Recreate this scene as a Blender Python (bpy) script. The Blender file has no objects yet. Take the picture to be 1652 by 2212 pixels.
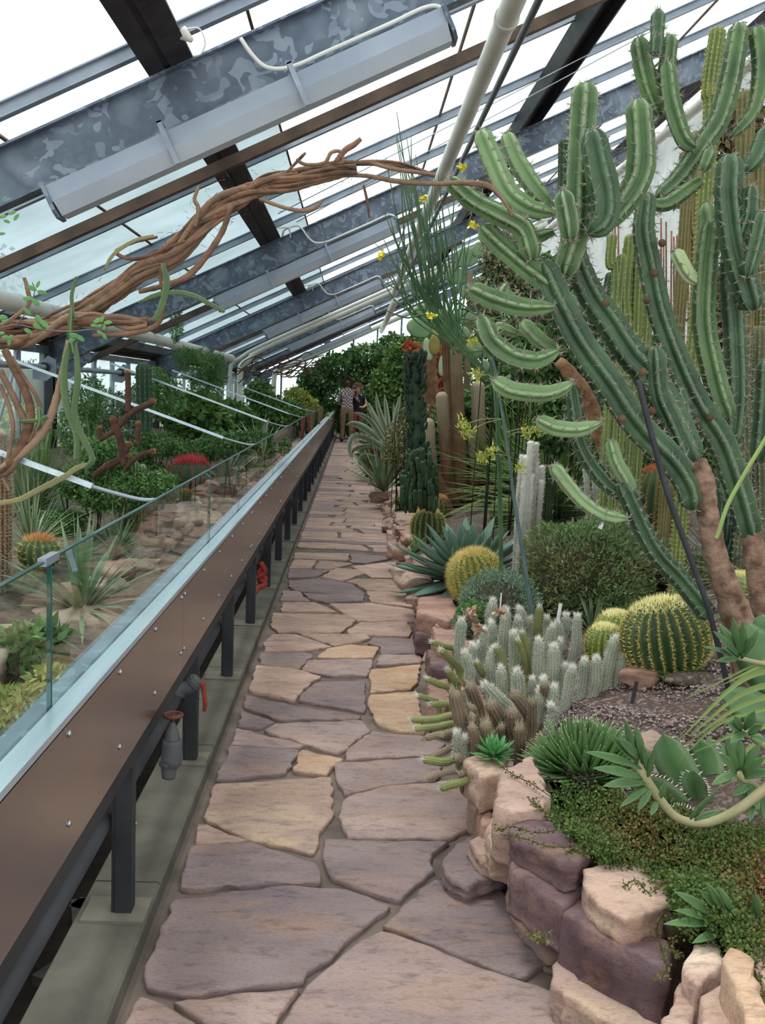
import bpy, math
import numpy as np
from math import sin, cos, pi, radians
RS = np.random.RandomState(7)
A = np.array
# ---------------------------------------------------------------- camera, world, exposure
SC = bpy.context.scene
F, H = 2150.0, 1.5
_p, _y, _r = np.radians([6.95, 1.9, 2.3])
_f = A([sin(_y)*cos(_p), cos(_y)*cos(_p), -sin(_p)])
_rt = A([cos(_y), -sin(_y), 0]); _up = np.cross(_rt, _f)
RT = _rt*cos(_r)+_up*sin(_r); UP = -_rt*sin(_r)+_up*cos(_r); C0 = A([0, 0, H])
cam = bpy.data.cameras.new('camera'); camo = bpy.data.objects.new('camera', cam); SC.collection.objects.link(camo)
cam.sensor_fit = 'VERTICAL'; cam.sensor_height = 32.0; cam.lens = 32.0*F/2212; cam.clip_end = 300; cam.clip_start = .05
import mathutils
m = mathutils.Matrix([[RT[0], UP[0], -_f[0], 0], [RT[1], UP[1], -_f[1], 0], [RT[2], UP[2], -_f[2], H], [0, 0, 0, 1]])
camo.matrix_world = m; SC.camera = camo
w = bpy.data.worlds.new('overcast_sky'); SC.world = w; w.use_nodes = True
nt = w.node_tree; bg = nt.nodes['Background']
tc = nt.nodes.new('ShaderNodeTexCoord'); sp = nt.nodes.new('ShaderNodeSeparateXYZ'); nt.links.new(tc.outputs['Generated'], sp.inputs[0])
cr = nt.nodes.new('ShaderNodeValToRGB'); nt.links.new(sp.outputs['Z'], cr.inputs[0])
cr.color_ramp.elements[0].position = .0; cr.color_ramp.elements[0].color = (.90, .95, .98, 1)
cr.color_ramp.elements[1].position = .45; cr.color_ramp.elements[1].color = (1, 1, .985, 1)
nt.links.new(cr.outputs[0], bg.inputs[0]); bg.inputs[1].default_value = 2.7
sun = bpy.data.lights.new('hazy_sun', 'SUN'); sun.energy = 2.4; sun.angle = radians(16); sun.color = (1, .97, .9)
suno = bpy.data.objects.new('hazy_sun', sun); SC.collection.objects.link(suno)
suno.rotation_euler = mathutils.Vector((-.28, .22, 1)).to_track_quat('Z', 'Y').to_euler()
vs = SC.view_settings; vs.view_transform = 'Standard'; vs.look = 'None'; vs.gamma = 1; vs.exposure = -.25; vs.use_curve_mapping = False
SC.cycles.max_bounces = 7; SC.cycles.diffuse_bounces = 3; SC.cycles.glossy_bounces = 3; SC.cycles.transparent_max_bounces = 16
SC.cycles.use_denoising = True; SC.cycles.sample_clamp_indirect = 6

# ---------------------------------------------------------------- where a sight line meets a plane, the bed, ...
def ray(x, y): return _f+RT*(x-826)/F-UP*(y-1106)/F
def G(x, y, z=0):
    d = ray(x, y); return C0+d*(z-H)/d[2]
def W(x, y, Y):
    d = ray(x, y); return C0+d*Y/d[1]
def XP(x, y, X):
    d = ray(x, y); return C0+d*X/d[0]
def roofz(x): return 3.13+.487*(x+.866)
_wy = [0, 2.1, 2.45, 2.7, 3.45, 4.8, 7, 9, 13.7, 25, 40]; _wx = [1.15, 1.0, .86, .74, .66, .56, .56, .52, .5, .4, .3]
def wallx(y): return np.interp(y, _wy, _wx)
def TR(x, y):
    d = np.clip(x-wallx(y), 0, 2.6); return .24+.30*d+.02*np.sin(x*5+y*2)*np.clip(d, 0, 1)
def TL(x, y):
    d = np.clip(-.98-x, 0, 3); return .45+.10*np.clip(d/.4, 0, 1)+.06*d+.02*np.sin(x*4+y*3)
def TG(px, py):                                       # where a sight line meets the planting bed on the right
    d = ray(px, py); t = .5
    while t < 60:
        P = C0+d*t
        if P[2] < TR(P[0], P[1]): return P
        t += .01
    return P
def TLG(px, py):
    d = ray(px, py); t = .5
    while t < 60:
        P = C0+d*t
        if P[2] < TL(P[0], P[1]): return P
        t += .01
    return P

# ---------------------------------------------------------------- materials
def M(name, c1, c2=None, sc=6, rough=.7, bump=0, bsc=40, metal=0, k=None, det=5, spec=.4, c3=None, stretch=None, trans=0, lo=.35, hi=.65, rnd=0):
    mt = bpy.data.materials.new(name); mt.use_nodes = True; n = mt.node_tree.nodes; l = mt.node_tree.links
    b = n['Principled BSDF']; b.inputs['Roughness'].default_value = rough; b.inputs['Metallic'].default_value = metal
    b.inputs['Specular IOR Level'].default_value = spec
    tcn = n.new('ShaderNodeTexCoord'); vec = tcn.outputs['Object']
    if rnd:
        oi = n.new('ShaderNodeObjectInfo'); ad = n.new('ShaderNodeVectorMath'); ad.operation = 'ADD'
        ml = n.new('ShaderNodeMath'); ml.operation = 'MULTIPLY'; ml.inputs[1].default_value = 37.; l.new(oi.outputs['Random'], ml.inputs[0])
        l.new(vec, ad.inputs[0]); l.new(ml.outputs[0], ad.inputs[1]); vec = ad.outputs[0]
    if stretch:
        mp = n.new('ShaderNodeMapping'); mp.inputs['Scale'].default_value = stretch; l.new(vec, mp.inputs[0]); vec = mp.outputs[0]
    no = n.new('ShaderNodeTexNoise'); no.inputs['Scale'].default_value = sc; no.inputs['Detail'].default_value = det; l.new(vec, no.inputs['Vector'])
    r = n.new('ShaderNodeValToRGB'); e = r.color_ramp.elements
    e[0].position = lo; e[1].position = hi; e[0].color = (*c1, 1); e[1].color = (*(c2 or c1), 1)
    if c3: x = e.new((lo+hi)/2); x.color = (*c3, 1)
    l.new(no.outputs['Fac'], r.inputs[0]); col = r.outputs[0]
    if k is not None:                                 # per-vertex 'k' carries a second colour (tips, dry leaves) and light painted on rib crests
        at = n.new('ShaderNodeAttribute'); at.attribute_name = 'k'
        mx = n.new('ShaderNodeMix'); mx.data_type = 'RGBA'; l.new(at.outputs['Fac'], mx.inputs[0]); l.new(col, mx.inputs[6]); mx.inputs[7].default_value = (*k, 1); col = mx.outputs[2]
    if rnd:
        hs = n.new('ShaderNodeHueSaturation'); mr = n.new('ShaderNodeMapRange'); mr.inputs[3].default_value = 1-rnd; mr.inputs[4].default_value = 1+rnd
        l.new(oi.outputs['Random'], mr.inputs[0]); l.new(mr.outputs[0], hs.inputs['Value']); l.new(col, hs.inputs['Color']); col = hs.outputs[0]
    l.new(col, b.inputs['Base Color'])
    if bump:
        nb = n.new('ShaderNodeTexNoise'); nb.inputs['Scale'].default_value = bsc; nb.inputs['Detail'].default_value = 8; l.new(vec, nb.inputs['Vector'])
        bp = n.new('ShaderNodeBump'); bp.inputs['Strength'].default_value = bump; bp.inputs['Distance'].default_value = .01
        l.new(nb.outputs['Fac'], bp.inputs['Height']); l.new(bp.outputs[0], b.inputs['Normal'])
    if trans:
        tr = n.new('ShaderNodeBsdfTranslucent'); l.new(col, tr.inputs[0]); ms = n.new('ShaderNodeMixShader'); ms.inputs[0].default_value = trans
        l.new(b.outputs[0], ms.inputs[1]); l.new(tr.outputs[0], ms.inputs[2]); l.new(ms.outputs[0], n['Material Output'].inputs[0])
    return mt
def glass(name, tint, dirt=0, dcol=(.6, .68, .7), dsc=1.2, refl=1.0):
    mt = bpy.data.materials.new(name); mt.use_nodes = True; n = mt.node_tree.nodes; l = mt.node_tree.links; n.remove(n['Principled BSDF'])
    tr = n.new('ShaderNodeBsdfTransparent'); tr.inputs[0].default_value = (*tint, 1)
    gl = n.new('ShaderNodeBsdfGlossy'); gl.inputs['Roughness'].default_value = .0; gl.inputs[0].default_value = (refl, refl, refl, 1)
    fr = n.new('ShaderNodeFresnel'); fr.inputs[0].default_value = 1.52
    ge = n.new('ShaderNodeNewGeometry'); iv = n.new('ShaderNodeMath'); iv.operation = 'SUBTRACT'; iv.inputs[0].default_value = 1; l.new(ge.outputs['Backfacing'], iv.inputs[1])
    mu = n.new('ShaderNodeMath'); mu.operation = 'MULTIPLY'; l.new(fr.outputs[0], mu.inputs[0]); l.new(iv.outputs[0], mu.inputs[1])
    m1 = n.new('ShaderNodeMixShader'); l.new(mu.outputs[0], m1.inputs[0]); l.new(tr.outputs[0], m1.inputs[1]); l.new(gl.outputs[0], m1.inputs[2]); out = m1.outputs[0]
    if dirt:
        df = n.new('ShaderNodeBsdfDiffuse'); df.inputs[0].default_value = (*dcol, 1); tl = n.new('ShaderNodeBsdfTranslucent'); tl.inputs[0].default_value = (*dcol, 1)
        md = n.new('ShaderNodeMixShader'); md.inputs[0].default_value = .6; l.new(df.outputs[0], md.inputs[1]); l.new(tl.outputs[0], md.inputs[2])
        tcn = n.new('ShaderNodeTexCoord'); no = n.new('ShaderNodeTexNoise'); no.inputs['Scale'].default_value = dsc; no.inputs['Detail'].default_value = 6; l.new(tcn.outputs['Object'], no.inputs['Vector'])
        mr = n.new('ShaderNodeMapRange'); mr.inputs[1].default_value = .3; mr.inputs[2].default_value = .7; mr.inputs[3].default_value = dirt*.6; mr.inputs[4].default_value = min(1, dirt*1.4); l.new(no.outputs['Fac'], mr.inputs[0])
        m2 = n.new('ShaderNodeMixShader'); l.new(mr.outputs[0], m2.inputs[0]); l.new(out, m2.inputs[1]); l.new(md.outputs[0], m2.inputs[2]); out = m2.outputs[0]
    l.new(out, n['Material Output'].inputs[0]); return mt
def hx(s):
    v = [int(s[i:i+2], 16)/255 for i in (0, 2, 4)]; return tuple(((c+.055)/1.055)**2.4 if c > .04 else c/12.92 for c in v)

galv = M('galvanised_steel', hx('6c7686'), hx('7d8794'), 3, .45, .05, 20, .25, det=3, c3=hx('56606f'))
def spangle(mt):
    n = mt.node_tree.nodes; l = mt.node_tree.links; vo = n.new('ShaderNodeTexVoronoi'); vo.inputs['Scale'].default_value = 24
    nz = n.new('ShaderNodeTexNoise'); nz.inputs['Scale'].default_value = 5; tcn = n.new('ShaderNodeTexCoord'); l.new(tcn.outputs['Object'], nz.inputs['Vector'])
    mp = n.new('ShaderNodeMix'); mp.data_type = 'RGBA'; mp.inputs[0].default_value = .35; l.new(tcn.outputs['Object'], mp.inputs[6]); l.new(nz.outputs['Color'], mp.inputs[7]); l.new(mp.outputs[2], vo.inputs['Vector'])
    rr = n.new('ShaderNodeValToRGB'); rr.color_ramp.elements[0].position = .66; rr.color_ramp.elements[1].position = .74; l.new(vo.outputs['Color'], rr.inputs[0])
    b = n['Principled BSDF']; src = b.inputs['Base Color'].links[0].from_socket
    mx = n.new('ShaderNodeMix'); mx.data_type = 'RGBA'; ml = n.new('ShaderNodeMath'); ml.operation = 'MULTIPLY'; ml.inputs[1].default_value = .55
    l.new(rr.outputs[0], ml.inputs[0]); l.new(ml.outputs[0], mx.inputs[0]); l.new(src, mx.inputs[6]); mx.inputs[7].default_value = (*hx('98a3b2'), 1); l.new(mx.outputs[2], b.inputs['Base Color'])
spangle(galv)
galvl = M('galvanised_light', hx('8b93a2'), hx('a7b0bd'), 4, .4, .03, 30, .3)
darksteel = M('dark_steel', hx('262a30'), hx('3a3c40'), 3, .6, .1, 30, .2)
purlm = M('weathered_purlin', hx('2b2526'), hx('3a3436'), 6, .8, .15, 60)
brownbar = M('rusty_brown_bar', hx('4c4038'), hx('6a5648'), 5, .8, .1)
whitep = M('white_painted_pipe', hx('e6e4dd'), hx('d8d5cc'), 3, .45, .02)
whitewall = M('whitewash', hx('eef0f0'), hx('d8dcde'), 1.5, .9, .1)
capm = M('brushed_cap', hx('c4d4e2'), hx('d6e3ee'), 40, .32, 0, 0, .7, stretch=(1, .05, 1))
cladm = M('brushed_cladding', hx('8c827d'), hx('998e86'), 2.5, .24, .02, 3, .85, stretch=(1, 1, 1))
screwm = M('screw_steel', hx('b0b4b8'), None, 5, .25, 0, 0, .9)
concm = M('concrete_curb', hx('55524a'), hx('6c685e'), 5, .92, .5, 60, c3=hx('625e55'))
mortm = M('mortar_bed', hx('5c524c'), hx('83736a'), 5, .95, .4, 50)
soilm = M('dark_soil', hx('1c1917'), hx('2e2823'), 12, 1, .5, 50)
gravm = M('gravel_ground', hx('6d5a56'), hx('8c7872'), 40, 1, .6, 120, c3=hx('4a3d38'))
bedm = M('bed_soil', hx('4c3f36'), hx('75655a'), 14, 1, .5, 60)
pebm = M('pebble_mix', hx('8a7672'), hx('b8aaa6'), 60, .9, 0, k=hx('5a4a48'))
def stone(name, a, b, c):
    mt = M(name, hx(a), hx(b), 3.2, .88, 0, det=8, c3=hx(c), stretch=(1, 2.0, 1.6), rnd=.07, lo=.32, hi=.68); n = mt.node_tree.nodes; l = mt.node_tree.links; bs = n['Principled BSDF']
    tcn = n.new('ShaderNodeTexCoord'); mp = n.new('ShaderNodeMapping'); mp.inputs['Scale'].default_value = (1, 2.6, 3.2); l.new(tcn.outputs['Object'], mp.inputs[0]); col = bs.inputs['Base Color'].links[0].from_socket
    def layer(sc, det, lo, hi, fac, c_, bl):
        nonlocal col
        no = n.new('ShaderNodeTexNoise'); no.inputs['Scale'].default_value = sc; no.inputs['Detail'].default_value = det; no.inputs['Roughness'].default_value = .7; l.new(mp.outputs[0], no.inputs['Vector'])
        mr = n.new('ShaderNodeMapRange'); mr.inputs[1].default_value = lo; mr.inputs[2].default_value = hi; mr.inputs[4].default_value = fac; l.new(no.outputs['Fac'], mr.inputs[0])
        mx = n.new('ShaderNodeMix'); mx.data_type = 'RGBA'; mx.blend_type = bl; l.new(mr.outputs[0], mx.inputs[0]); l.new(col, mx.inputs[6]); mx.inputs[7].default_value = (*c_, 1); col = mx.outputs[2]; return no
    layer(2.3, 4, .5, .7, .55, hx('b08c74'), 'MIX'); layer(4.1, 5, .55, .72, .5, hx('75646e'), 'MIX'); a_ = layer(14, 8, .52, .68, .45, hx('6a5a58'), 'MULTIPLY'); layer(70, 4, .5, .75, .5, hx('8a7c74'), 'MULTIPLY')
    l.new(col, bs.inputs['Base Color']); b1 = n.new('ShaderNodeBump'); b1.inputs['Strength'].default_value = .55; b1.inputs['Distance'].default_value = .02; l.new(a_.outputs['Fac'], b1.inputs['Height'])
    n2 = n.new('ShaderNodeTexNoise'); n2.inputs['Scale'].default_value = 90; n2.inputs['Detail'].default_value = 6; l.new(tcn.outputs['Object'], n2.inputs['Vector']); b2 = n.new('ShaderNodeBump'); b2.inputs['Strength'].default_value = .35; b2.inputs['Distance'].default_value = .004
    l.new(n2.outputs['Fac'], b2.inputs['Height']); l.new(b1.outputs[0], b2.inputs['Normal']); l.new(b2.outputs[0], bs.inputs['Normal']); return mt
ST = dict(pu=stone('purple_slate', '857479', '9c8a8a', '938080'), ma=stone('mauve_sandstone', 'a08a88', 'bca29a', 'ae9692'), pi=stone('pink_sandstone', 'b8988c', 'd2b2a2', 'c4a496'),
          ta=stone('tan_sandstone', 'b89c88', 'd2b69c', 'b69a90'), oc=stone('ochre_sandstone', 'c49c76', 'dab896', 'c8a690'), cr=stone('cream_sandstone', 'd4b8a0', 'e8d0bc', 'c8a698'),
          dp=stone('dark_purple_rock', '5e474c', '8a7072', '745b60'), rp=stone('red_pink_rock', '9c786c', 'c49e8e', 'b08a7c'))
stickm = M('white_plant_tag', hx('e8eaea'), None, 5, .5)
blackp = M('black_rubber', hx('2c2c32'), hx('3c3c44'), 8, .6)

# ---------------------------------------------------------------- mesh builder
class MB:
    def __init__(s): s.v = []; s.k = []; s.f = []; s.n = 0
    def add(s, V, Fs, k=0.0):
        V = np.asarray(V, float).reshape(-1, 3); K = np.full(len(V), k) if np.isscalar(k) else np.asarray(k, float).ravel()
        if not isinstance(Fs, list): Fs = [Fs]
        for f in Fs:
            f = np.asarray(f, int)
            if f.size: s.f.append(f+s.n)
        s.v.append(V); s.k.append(K); s.n += len(V)
    def build(s, name, mat, parent=None, org=None, smooth=True, kind=None):
        V = np.concatenate(s.v); K = np.concatenate(s.k)
        o0 = A(parent['_org']) if parent is not None and '_org' in parent else (A(org, float) if org is not None else np.zeros(3))
        V = V-o0
        me = bpy.data.meshes.new(name); me.vertices.add(len(V)); me.vertices.foreach_set('co', V.ravel().astype(np.float32))
        fl = [f.ravel() if f.ndim == 2 else f for f in s.f]; tot = np.concatenate([np.full(len(f), f.shape[1]) if f.ndim == 2 else A([len(f)]) for f in s.f])
        loops = np.concatenate(fl); me.loops.add(len(loops)); me.polygons.add(len(tot))
        me.loops.foreach_set('vertex_index', loops.astype(np.int32)); st = np.concatenate([[0], np.cumsum(tot)[:-1]])
        me.polygons.foreach_set('loop_start', st.astype(np.int32)); me.polygons.foreach_set('loop_total', tot.astype(np.int32))
        me.polygons.foreach_set('use_smooth', np.full(len(tot), bool(smooth)))
        me.update(calc_edges=True); me.validate()
        if len(me.vertices) == len(K): me.attributes.new('k', 'FLOAT', 'POINT').data.foreach_set('value', K.astype(np.float32))
        me.materials.append(mat); o = bpy.data.objects.new(name, me); SC.collection.objects.link(o)
        if parent is not None:
            o.parent = parent
            if '_org' in parent: o['_org'] = list(o0)
        else: o.location = o0; o['_org'] = list(o0)
        if kind: o['kind'] = kind
        return o
def thing(name, label, cat, loc=(0, 0, 0), group=None, kind=None):
    o = bpy.data.objects.new(name, None); SC.collection.objects.link(o); o.location = loc; o.empty_display_size = .1; o['_org'] = [float(c) for c in loc]
    if kind: o['kind'] = kind
    else: o['label'] = label; o['category'] = cat
    if group: o['group'] = group
    return o
def tag(o, label, cat, group=None, kind=None):
    o['label'] = label; o['category'] = cat
    if group: o['group'] = group
    if kind: o['kind'] = kind
    return o
def struct(name): return thing(name, None, None, kind='structure')
def nrm(v): v = np.asarray(v, float); return v/(np.linalg.norm(v, axis=-1, keepdims=True)+1e-12)
CUBE = A([[-1, -1, -1], [1, -1, -1], [1, 1, -1], [-1, 1, -1], [-1, -1, 1], [1, -1, 1], [1, 1, 1], [-1, 1, 1]])*.5
CF = A([[0, 3, 2, 1], [4, 5, 6, 7], [0, 1, 5, 4], [1, 2, 6, 5], [2, 3, 7, 6], [3, 0, 4, 7]])
def box(mb, c, s, R=None, k=0.0, bev=0):
    V = CUBE*A(s)
    if R is not None: V = V@np.asarray(R).T
    mb.add(V+A(c), CF, k)
def box2(mb, a, b, k=0.0): a = A(a, float); b = A(b, float); box(mb, (a+b)/2, abs(b-a), k=k)
def prism(mb, poly2, O, U, Vv, D, k=0.0):             # profile (u,v) extruded along D from O
    P = A(poly2, float); n = len(P); base = A(O)+P[:, :1]*A(U)+P[:, 1:]*A(Vv); V = np.concatenate([base, base+A(D)])
    i = np.arange(n); j = (i+1) % n; mb.add(V, [np.stack([i, j, j+n, i+n], 1), i[::-1], i+n], k)
def smooth_pts(P, n):
    P = A(P, float); m_ = len(P)
    if m_ == 2: t = np.linspace(0, 1, n)[:, None]; return P[0]*(1-t)+P[1]*t
    E_ = np.vstack([2*P[0]-P[1], P, 2*P[-1]-P[-2]]); out = []
    T = np.linspace(0, m_-1-1e-6, n)
    for t in T:
        i = int(t); u = t-i; a, b, c, d = E_[i:i+4]
        out.append(.5*((2*b)+(-a+c)*u+(2*a-5*b+4*c-d)*u*u+(-a+3*b-3*c+d)*u**3))
    return A(out)
def frames(P):
    T = nrm(np.gradient(P, axis=0)); ref = A([0, 0, 1.]) if abs(T[0][2]) < .9 else A([1., 0, 0])
    n0 = nrm(np.cross(T[0], ref)); N = [n0]
    for i in range(1, len(P)):
        v = N[-1]-T[i]*(N[-1]@T[i]); N.append(nrm(v))
    N = A(N); return T, N, np.cross(T, N)
def tube(mb, pts, r, n=8, seg=None, cap=True, ribs=0, amp=.3, tip=False, k=0.0, tipk=None, rot=0, cut=.5, wav=0):
    """swept tube; r = number or list along pts; ribs>0 gives a ribbed section with k=1 on the crests; returns rings info"""
    seg = seg or max(2, (len(pts)-1)*4+1); P = smooth_pts(pts, seg)
    R = np.interp(np.linspace(0, 1, seg), np.linspace(0, 1, len(r)), r) if not np.isscalar(r) else np.full(seg, r)
    if tip:                                           # dome at the end
        T = nrm(P[-1]-P[-2]); rr = R[-1]; q = A([.35, .62, .82, .95, 1.0])
        P = np.vstack([P]+[P[-1:]+T*rr*tip*x for x in q]); R = np.concatenate([R, rr*np.sqrt(np.clip(1-q**2, 0, 1))+rr*.03]); seg += 5
    if ribs and tip: R = R.copy(); R[0] *= .45; R[1] *= .85
    T, N, B = frames(P)
    if tip: T[-5:] = T[-6]; N[-5:] = N[-6]; B[-5:] = B[-6]
    if ribs: n = ribs*(6 if ribs < 8 else 4)
    a = np.arange(n)*2*pi/n+rot
    if ribs:
        cst = np.abs(np.cos(ribs*(a-rot)/2)); f = 1-amp*(1-cst**.9); ka = cst**12
    else: f = np.ones(n); ka = np.zeros(n)
    if wav: R = R*(1+wav*np.sin(np.arange(seg)*1.9+RS.rand()*6)*(R > 0))
    V = P[:, None]+(N[:, None]*np.cos(a)[None, :, None]+B[:, None]*np.sin(a)[None, :, None])*(R[:, None]*f[None])[..., None]
    i = np.arange(seg-1)[:, None]*n; j = np.arange(n)[None]; j2 = (j+1) % n
    q = np.stack([i+j, i+j2, i+n+j2, i+n+j], -1).reshape(-1, 4)
    fs = [q]
    if cap: fs += [np.arange(n)[::-1], np.arange(n)+(seg-1)*n]
    if np.isscalar(k): K = (ka[None]*cut+k)*np.ones((seg, 1))
    else: K = np.interp(np.linspace(0, 1, seg), np.linspace(0, 1, len(k)), k)[:, None]+ka[None]*cut
    mb.add(V.reshape(-1, 3), fs, np.clip(K, 0, 1).ravel())
    return P, R, T, N, B, a, f
def spikes(mb, P, D, L, w, k=0.0):
    P = np.asarray(P); D = nrm(D); n = len(P)
    if n == 0: return
    L = np.broadcast_to(L, (n,)); w = np.broadcast_to(w, (n,))
    ref = np.where(np.abs(D[:, 2:]) < .9, A([[0, 0, 1.]]), A([[1., 0, 0]])); U = nrm(np.cross(D, ref)); Vv = np.cross(D, U)
    a = A([0, 2.1, 4.2]); base = P[:, None]+(U[:, None]*np.cos(a)[None, :, None]+Vv[:, None]*np.sin(a)[None, :, None])*w[:, None, None]
    V = np.concatenate([base, (P+D*L[:, None])[:, None]], 1).reshape(-1, 3); b = np.arange(n)[:, None]*4
    mb.add(V, np.concatenate([b+A([[0, 1, 3]]), b+A([[1, 2, 3]]), b+A([[2, 0, 3]])]), np.repeat(np.broadcast_to(k, (n,)), 4))
def leaves(mb, P, D, L, wr=.35, k=0.0, fold=.25, N=None, bend=0.):
    """n leaves, each a folded diamond of 2 triangles pairs (4 tris with a mid bend)"""
    P = np.asarray(P); n = len(P); D = nrm(D); L = np.broadcast_to(L, (n,))[:, None]
    ref = N if N is not None else nrm(RS.randn(n, 3)); S = nrm(np.cross(D, ref)); U = np.cross(S, D)
    w_ = L*wr; tipo = P+D*L-U*L*bend
    V = np.stack([P, P+D*L*.45+S*w_+U*w_*fold, tipo, P+D*L*.45-S*w_+U*w_*fold], 1).reshape(-1, 3); b = np.arange(n)[:, None]*4
    mb.add(V, np.concatenate([b+A([[0, 1, 2]]), b+A([[0, 2, 3]])]), np.repeat(np.broadcast_to(k, (n,)), 4))
def blade(mb, base, d, L, w, side, droop=0., chan=.3, seg=6, prof=None, k=(0, 0), thick=.12, edgek=0., curl=0.):
    """a thick fleshy leaf: channelled cross-section, tapering to a point"""
    d = nrm(d); side = nrm(side-d*(side@d)); up = np.cross(side, d)
    if up[2] < 0: up = -up
    t = np.linspace(0, 1, seg+1)
    pw = np.interp(t, *prof) if prof is not None else np.interp(t, [0, .3, .6, .85, 1], [.7, .95, 1, .6, .02])
    P = A(base)+d*L*t[:, None]+A([0, 0, -1])*droop*L*(t**2)[:, None]+up*curl*L*(t**2)[:, None]
    T = nrm(np.gradient(P, axis=0)); U = nrm(np.cross(np.tile(side, (seg+1, 1)), T)); U *= np.sign((U*up).sum(1, keepdims=True)+1e-9)
    ww = (pw*w/2)[:, None]
    ring = np.stack([P+side*ww+U*ww*chan, P+side*ww*.45+U*ww*chan*.35, P-side*ww*.45+U*ww*chan*.35, P-side*ww+U*ww*chan, P-side*ww*.5-U*ww*thick*2, P+side*ww*.5-U*ww*thick*2], 1)
    n = 6; i = np.arange(seg)[:, None]*n; j = np.arange(n)[None]; q = np.stack([i+j, i+(j+1) % n, i+n+(j+1) % n, i+n+j], -1).reshape(-1, 4)
    kk = (k[0]+(k[1]-k[0])*t)[:, None]+A([edgek, 0, 0, edgek, 0, 0])[None]
    mb.add(ring.reshape(-1, 3), [q, np.arange(n)[::-1]], np.clip(kk, 0, 1).ravel()); return P[-1], T[-1], P, ww, side, U
def px(pts, Y): return [W(p[0], p[1], Y+(p[2] if len(p) > 2 else 0)) for p in pts]
def pr(wpx, Y): return wpx*.5*Y/F
def hull_rock(mb, c, s, rz=0, seed=0, flat=.5, k=0.0, rough=.12, tilt=(0, 0)):
    """weathered block: cube sphere pushed towards a box, cut by random planes"""
    rs = np.random.RandomState(seed); n = 7; g = np.linspace(-1, 1, n+1); V = []; Fq = []
    idx = {}
    def vid(p):
        key = tuple(np.round(p, 4))
        if key not in idx: idx[key] = len(V); V.append(p)
        return idx[key]
    for ax in range(3):
        for sg in (-1, 1):
            for i in range(n):
                for j in range(n):
                    q = []
                    for (a_, b_) in ((i, j), (i+1, j), (i+1, j+1), (i, j+1)):
                        p = [0, 0, 0]; p[ax] = sg; p[(ax+1) % 3] = g[a_]; p[(ax+2) % 3] = g[b_]; q.append(vid(A(p, float)))
                    Fq.append(q if sg > 0 else q[::-1])
    V = A(V); S = V/np.linalg.norm(V, axis=1, keepdims=True); V = V*(1-flat*.55)+S*flat*.55*1.25
    for _ in range(7):
        d = nrm(rs.randn(3)); h = rs.uniform(.78, 1.05); e = V@d-h; V = V-np.where(e > 0, e, 0)[:, None]*d
    ph = rs.rand(6)*6
    V = V*(1+rough*.5*(np.sin(V[:, [1]]*3+ph[0])*np.sin(V[:, [2]]*4+ph[1])+.6*np.sin(V[:, [0]]*5+ph[2]+V[:, [2]]*3)+.5*np.sin(V[:, [2]]*13+ph[3])+.4*rs.uniform(-1, 1, (len(V), 1))))
    V = V*A(s)/2; ca, sa = cos(rz), sin(rz); t0, t1 = tilt
    Rx = A([[1, 0, 0], [0, cos(t0), -sin(t0)], [0, sin(t0), cos(t0)]]); Ry = A([[cos(t1), 0, sin(t1)], [0, 1, 0], [-sin(t1), 0, cos(t1)]])
    V = V@(A([[ca, -sa, 0], [sa, ca, 0], [0, 0, 1]])@Rx@Ry).T+A(c)
    mb.add(V, A(Fq), k)
def slab(mb, top, zt, th, jit=.008, inset=.012, seed=0, bottom=.93, dome=.012, tiltv=None, res=.05):
    """irregular slab: a top outline (n,2) with ragged edge and worn rim"""
    rs = np.random.RandomState(seed); P = A(top, float)[:, :2]
    if sum(P[i][0]*P[(i+1) % len(P)][1]-P[(i+1) % len(P)][0]*P[i][1] for i in range(len(P))) < 0: P = P[::-1]
    out = []
    for i in range(len(P)):
        a, b = P[i], P[(i+1) % len(P)]; L = np.linalg.norm(b-a); m_ = max(1, int(L/res)); nn = A([(b-a)[1], -(b-a)[0]])/(L+1e-9)
        for q in range(m_):
            t = q/m_; o = rs.uniform(-1, 1)*min(jit, L*.05) if q else 0; pt = a+(b-a)*t+nn*o
            out.append(pt)
    P = A(out); n = len(P)
    P = P*.9+.05*(np.roll(P, 1, 0)+np.roll(P, -1, 0))
    c = P.mean(0); r = np.linalg.norm(P-c, axis=1, keepdims=True); dirc = (c-P)/r
    # smooth inward direction
    ins = np.minimum(inset, r*.25); P1 = P+dirc*ins; P2 = P+dirc*np.minimum(inset*3.5, r*.45)
    z = lambda Q, d: np.concatenate([Q, np.full((len(Q), 1), zt+d)+(0 if tiltv is None else (Q-c)@A(tiltv)[:, None])], 1)
    jz = rs.uniform(-1, 1, (n, 1))*A([[0, 0, 1.]])*jit*.5
    ns = 1 if th < .05 else 5; mid = []
    for q_ in range(ns):
        f_ = .92-.8*q_/max(1, ns) if ns > 1 else .55; o_ = rs.uniform(-1, 1)*jit*.8 if ns > 1 else 0; u_ = np.convolve(np.r_[rs.uniform(-1, 1, n), 0, 0], [.4, .4, .2])[2:n+2]
        mid.append(z(c+(P-c)*(bottom+(1-bottom)*(1-f_))-dirc*o_+dirc*(u_*jit*1.1)[:, None], -th*f_)+jz)
    rings = [z(c+(P-c)*bottom, -th)]+mid+[ z(P, -ins.min()*.9-.002)+jz*.6, z(P1, 0)+jz*.2, z(P2, dome*.5)+jz*.2]
    V = np.concatenate(rings+[z(c[None], dome)]); Fs = []; i = np.arange(n); j = (i+1) % n
    for q in range(len(rings)-1): Fs.append(np.stack([i+q*n, j+q*n, j+(q+1)*n, i+(q+1)*n], 1))
    nr_ = len(rings); Fs.append(np.stack([i+(nr_-1)*n, j+(nr_-1)*n, np.full(n, nr_*n)], 1)); Fs.append(i[::-1].copy())
    mb.add(V, Fs)
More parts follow.
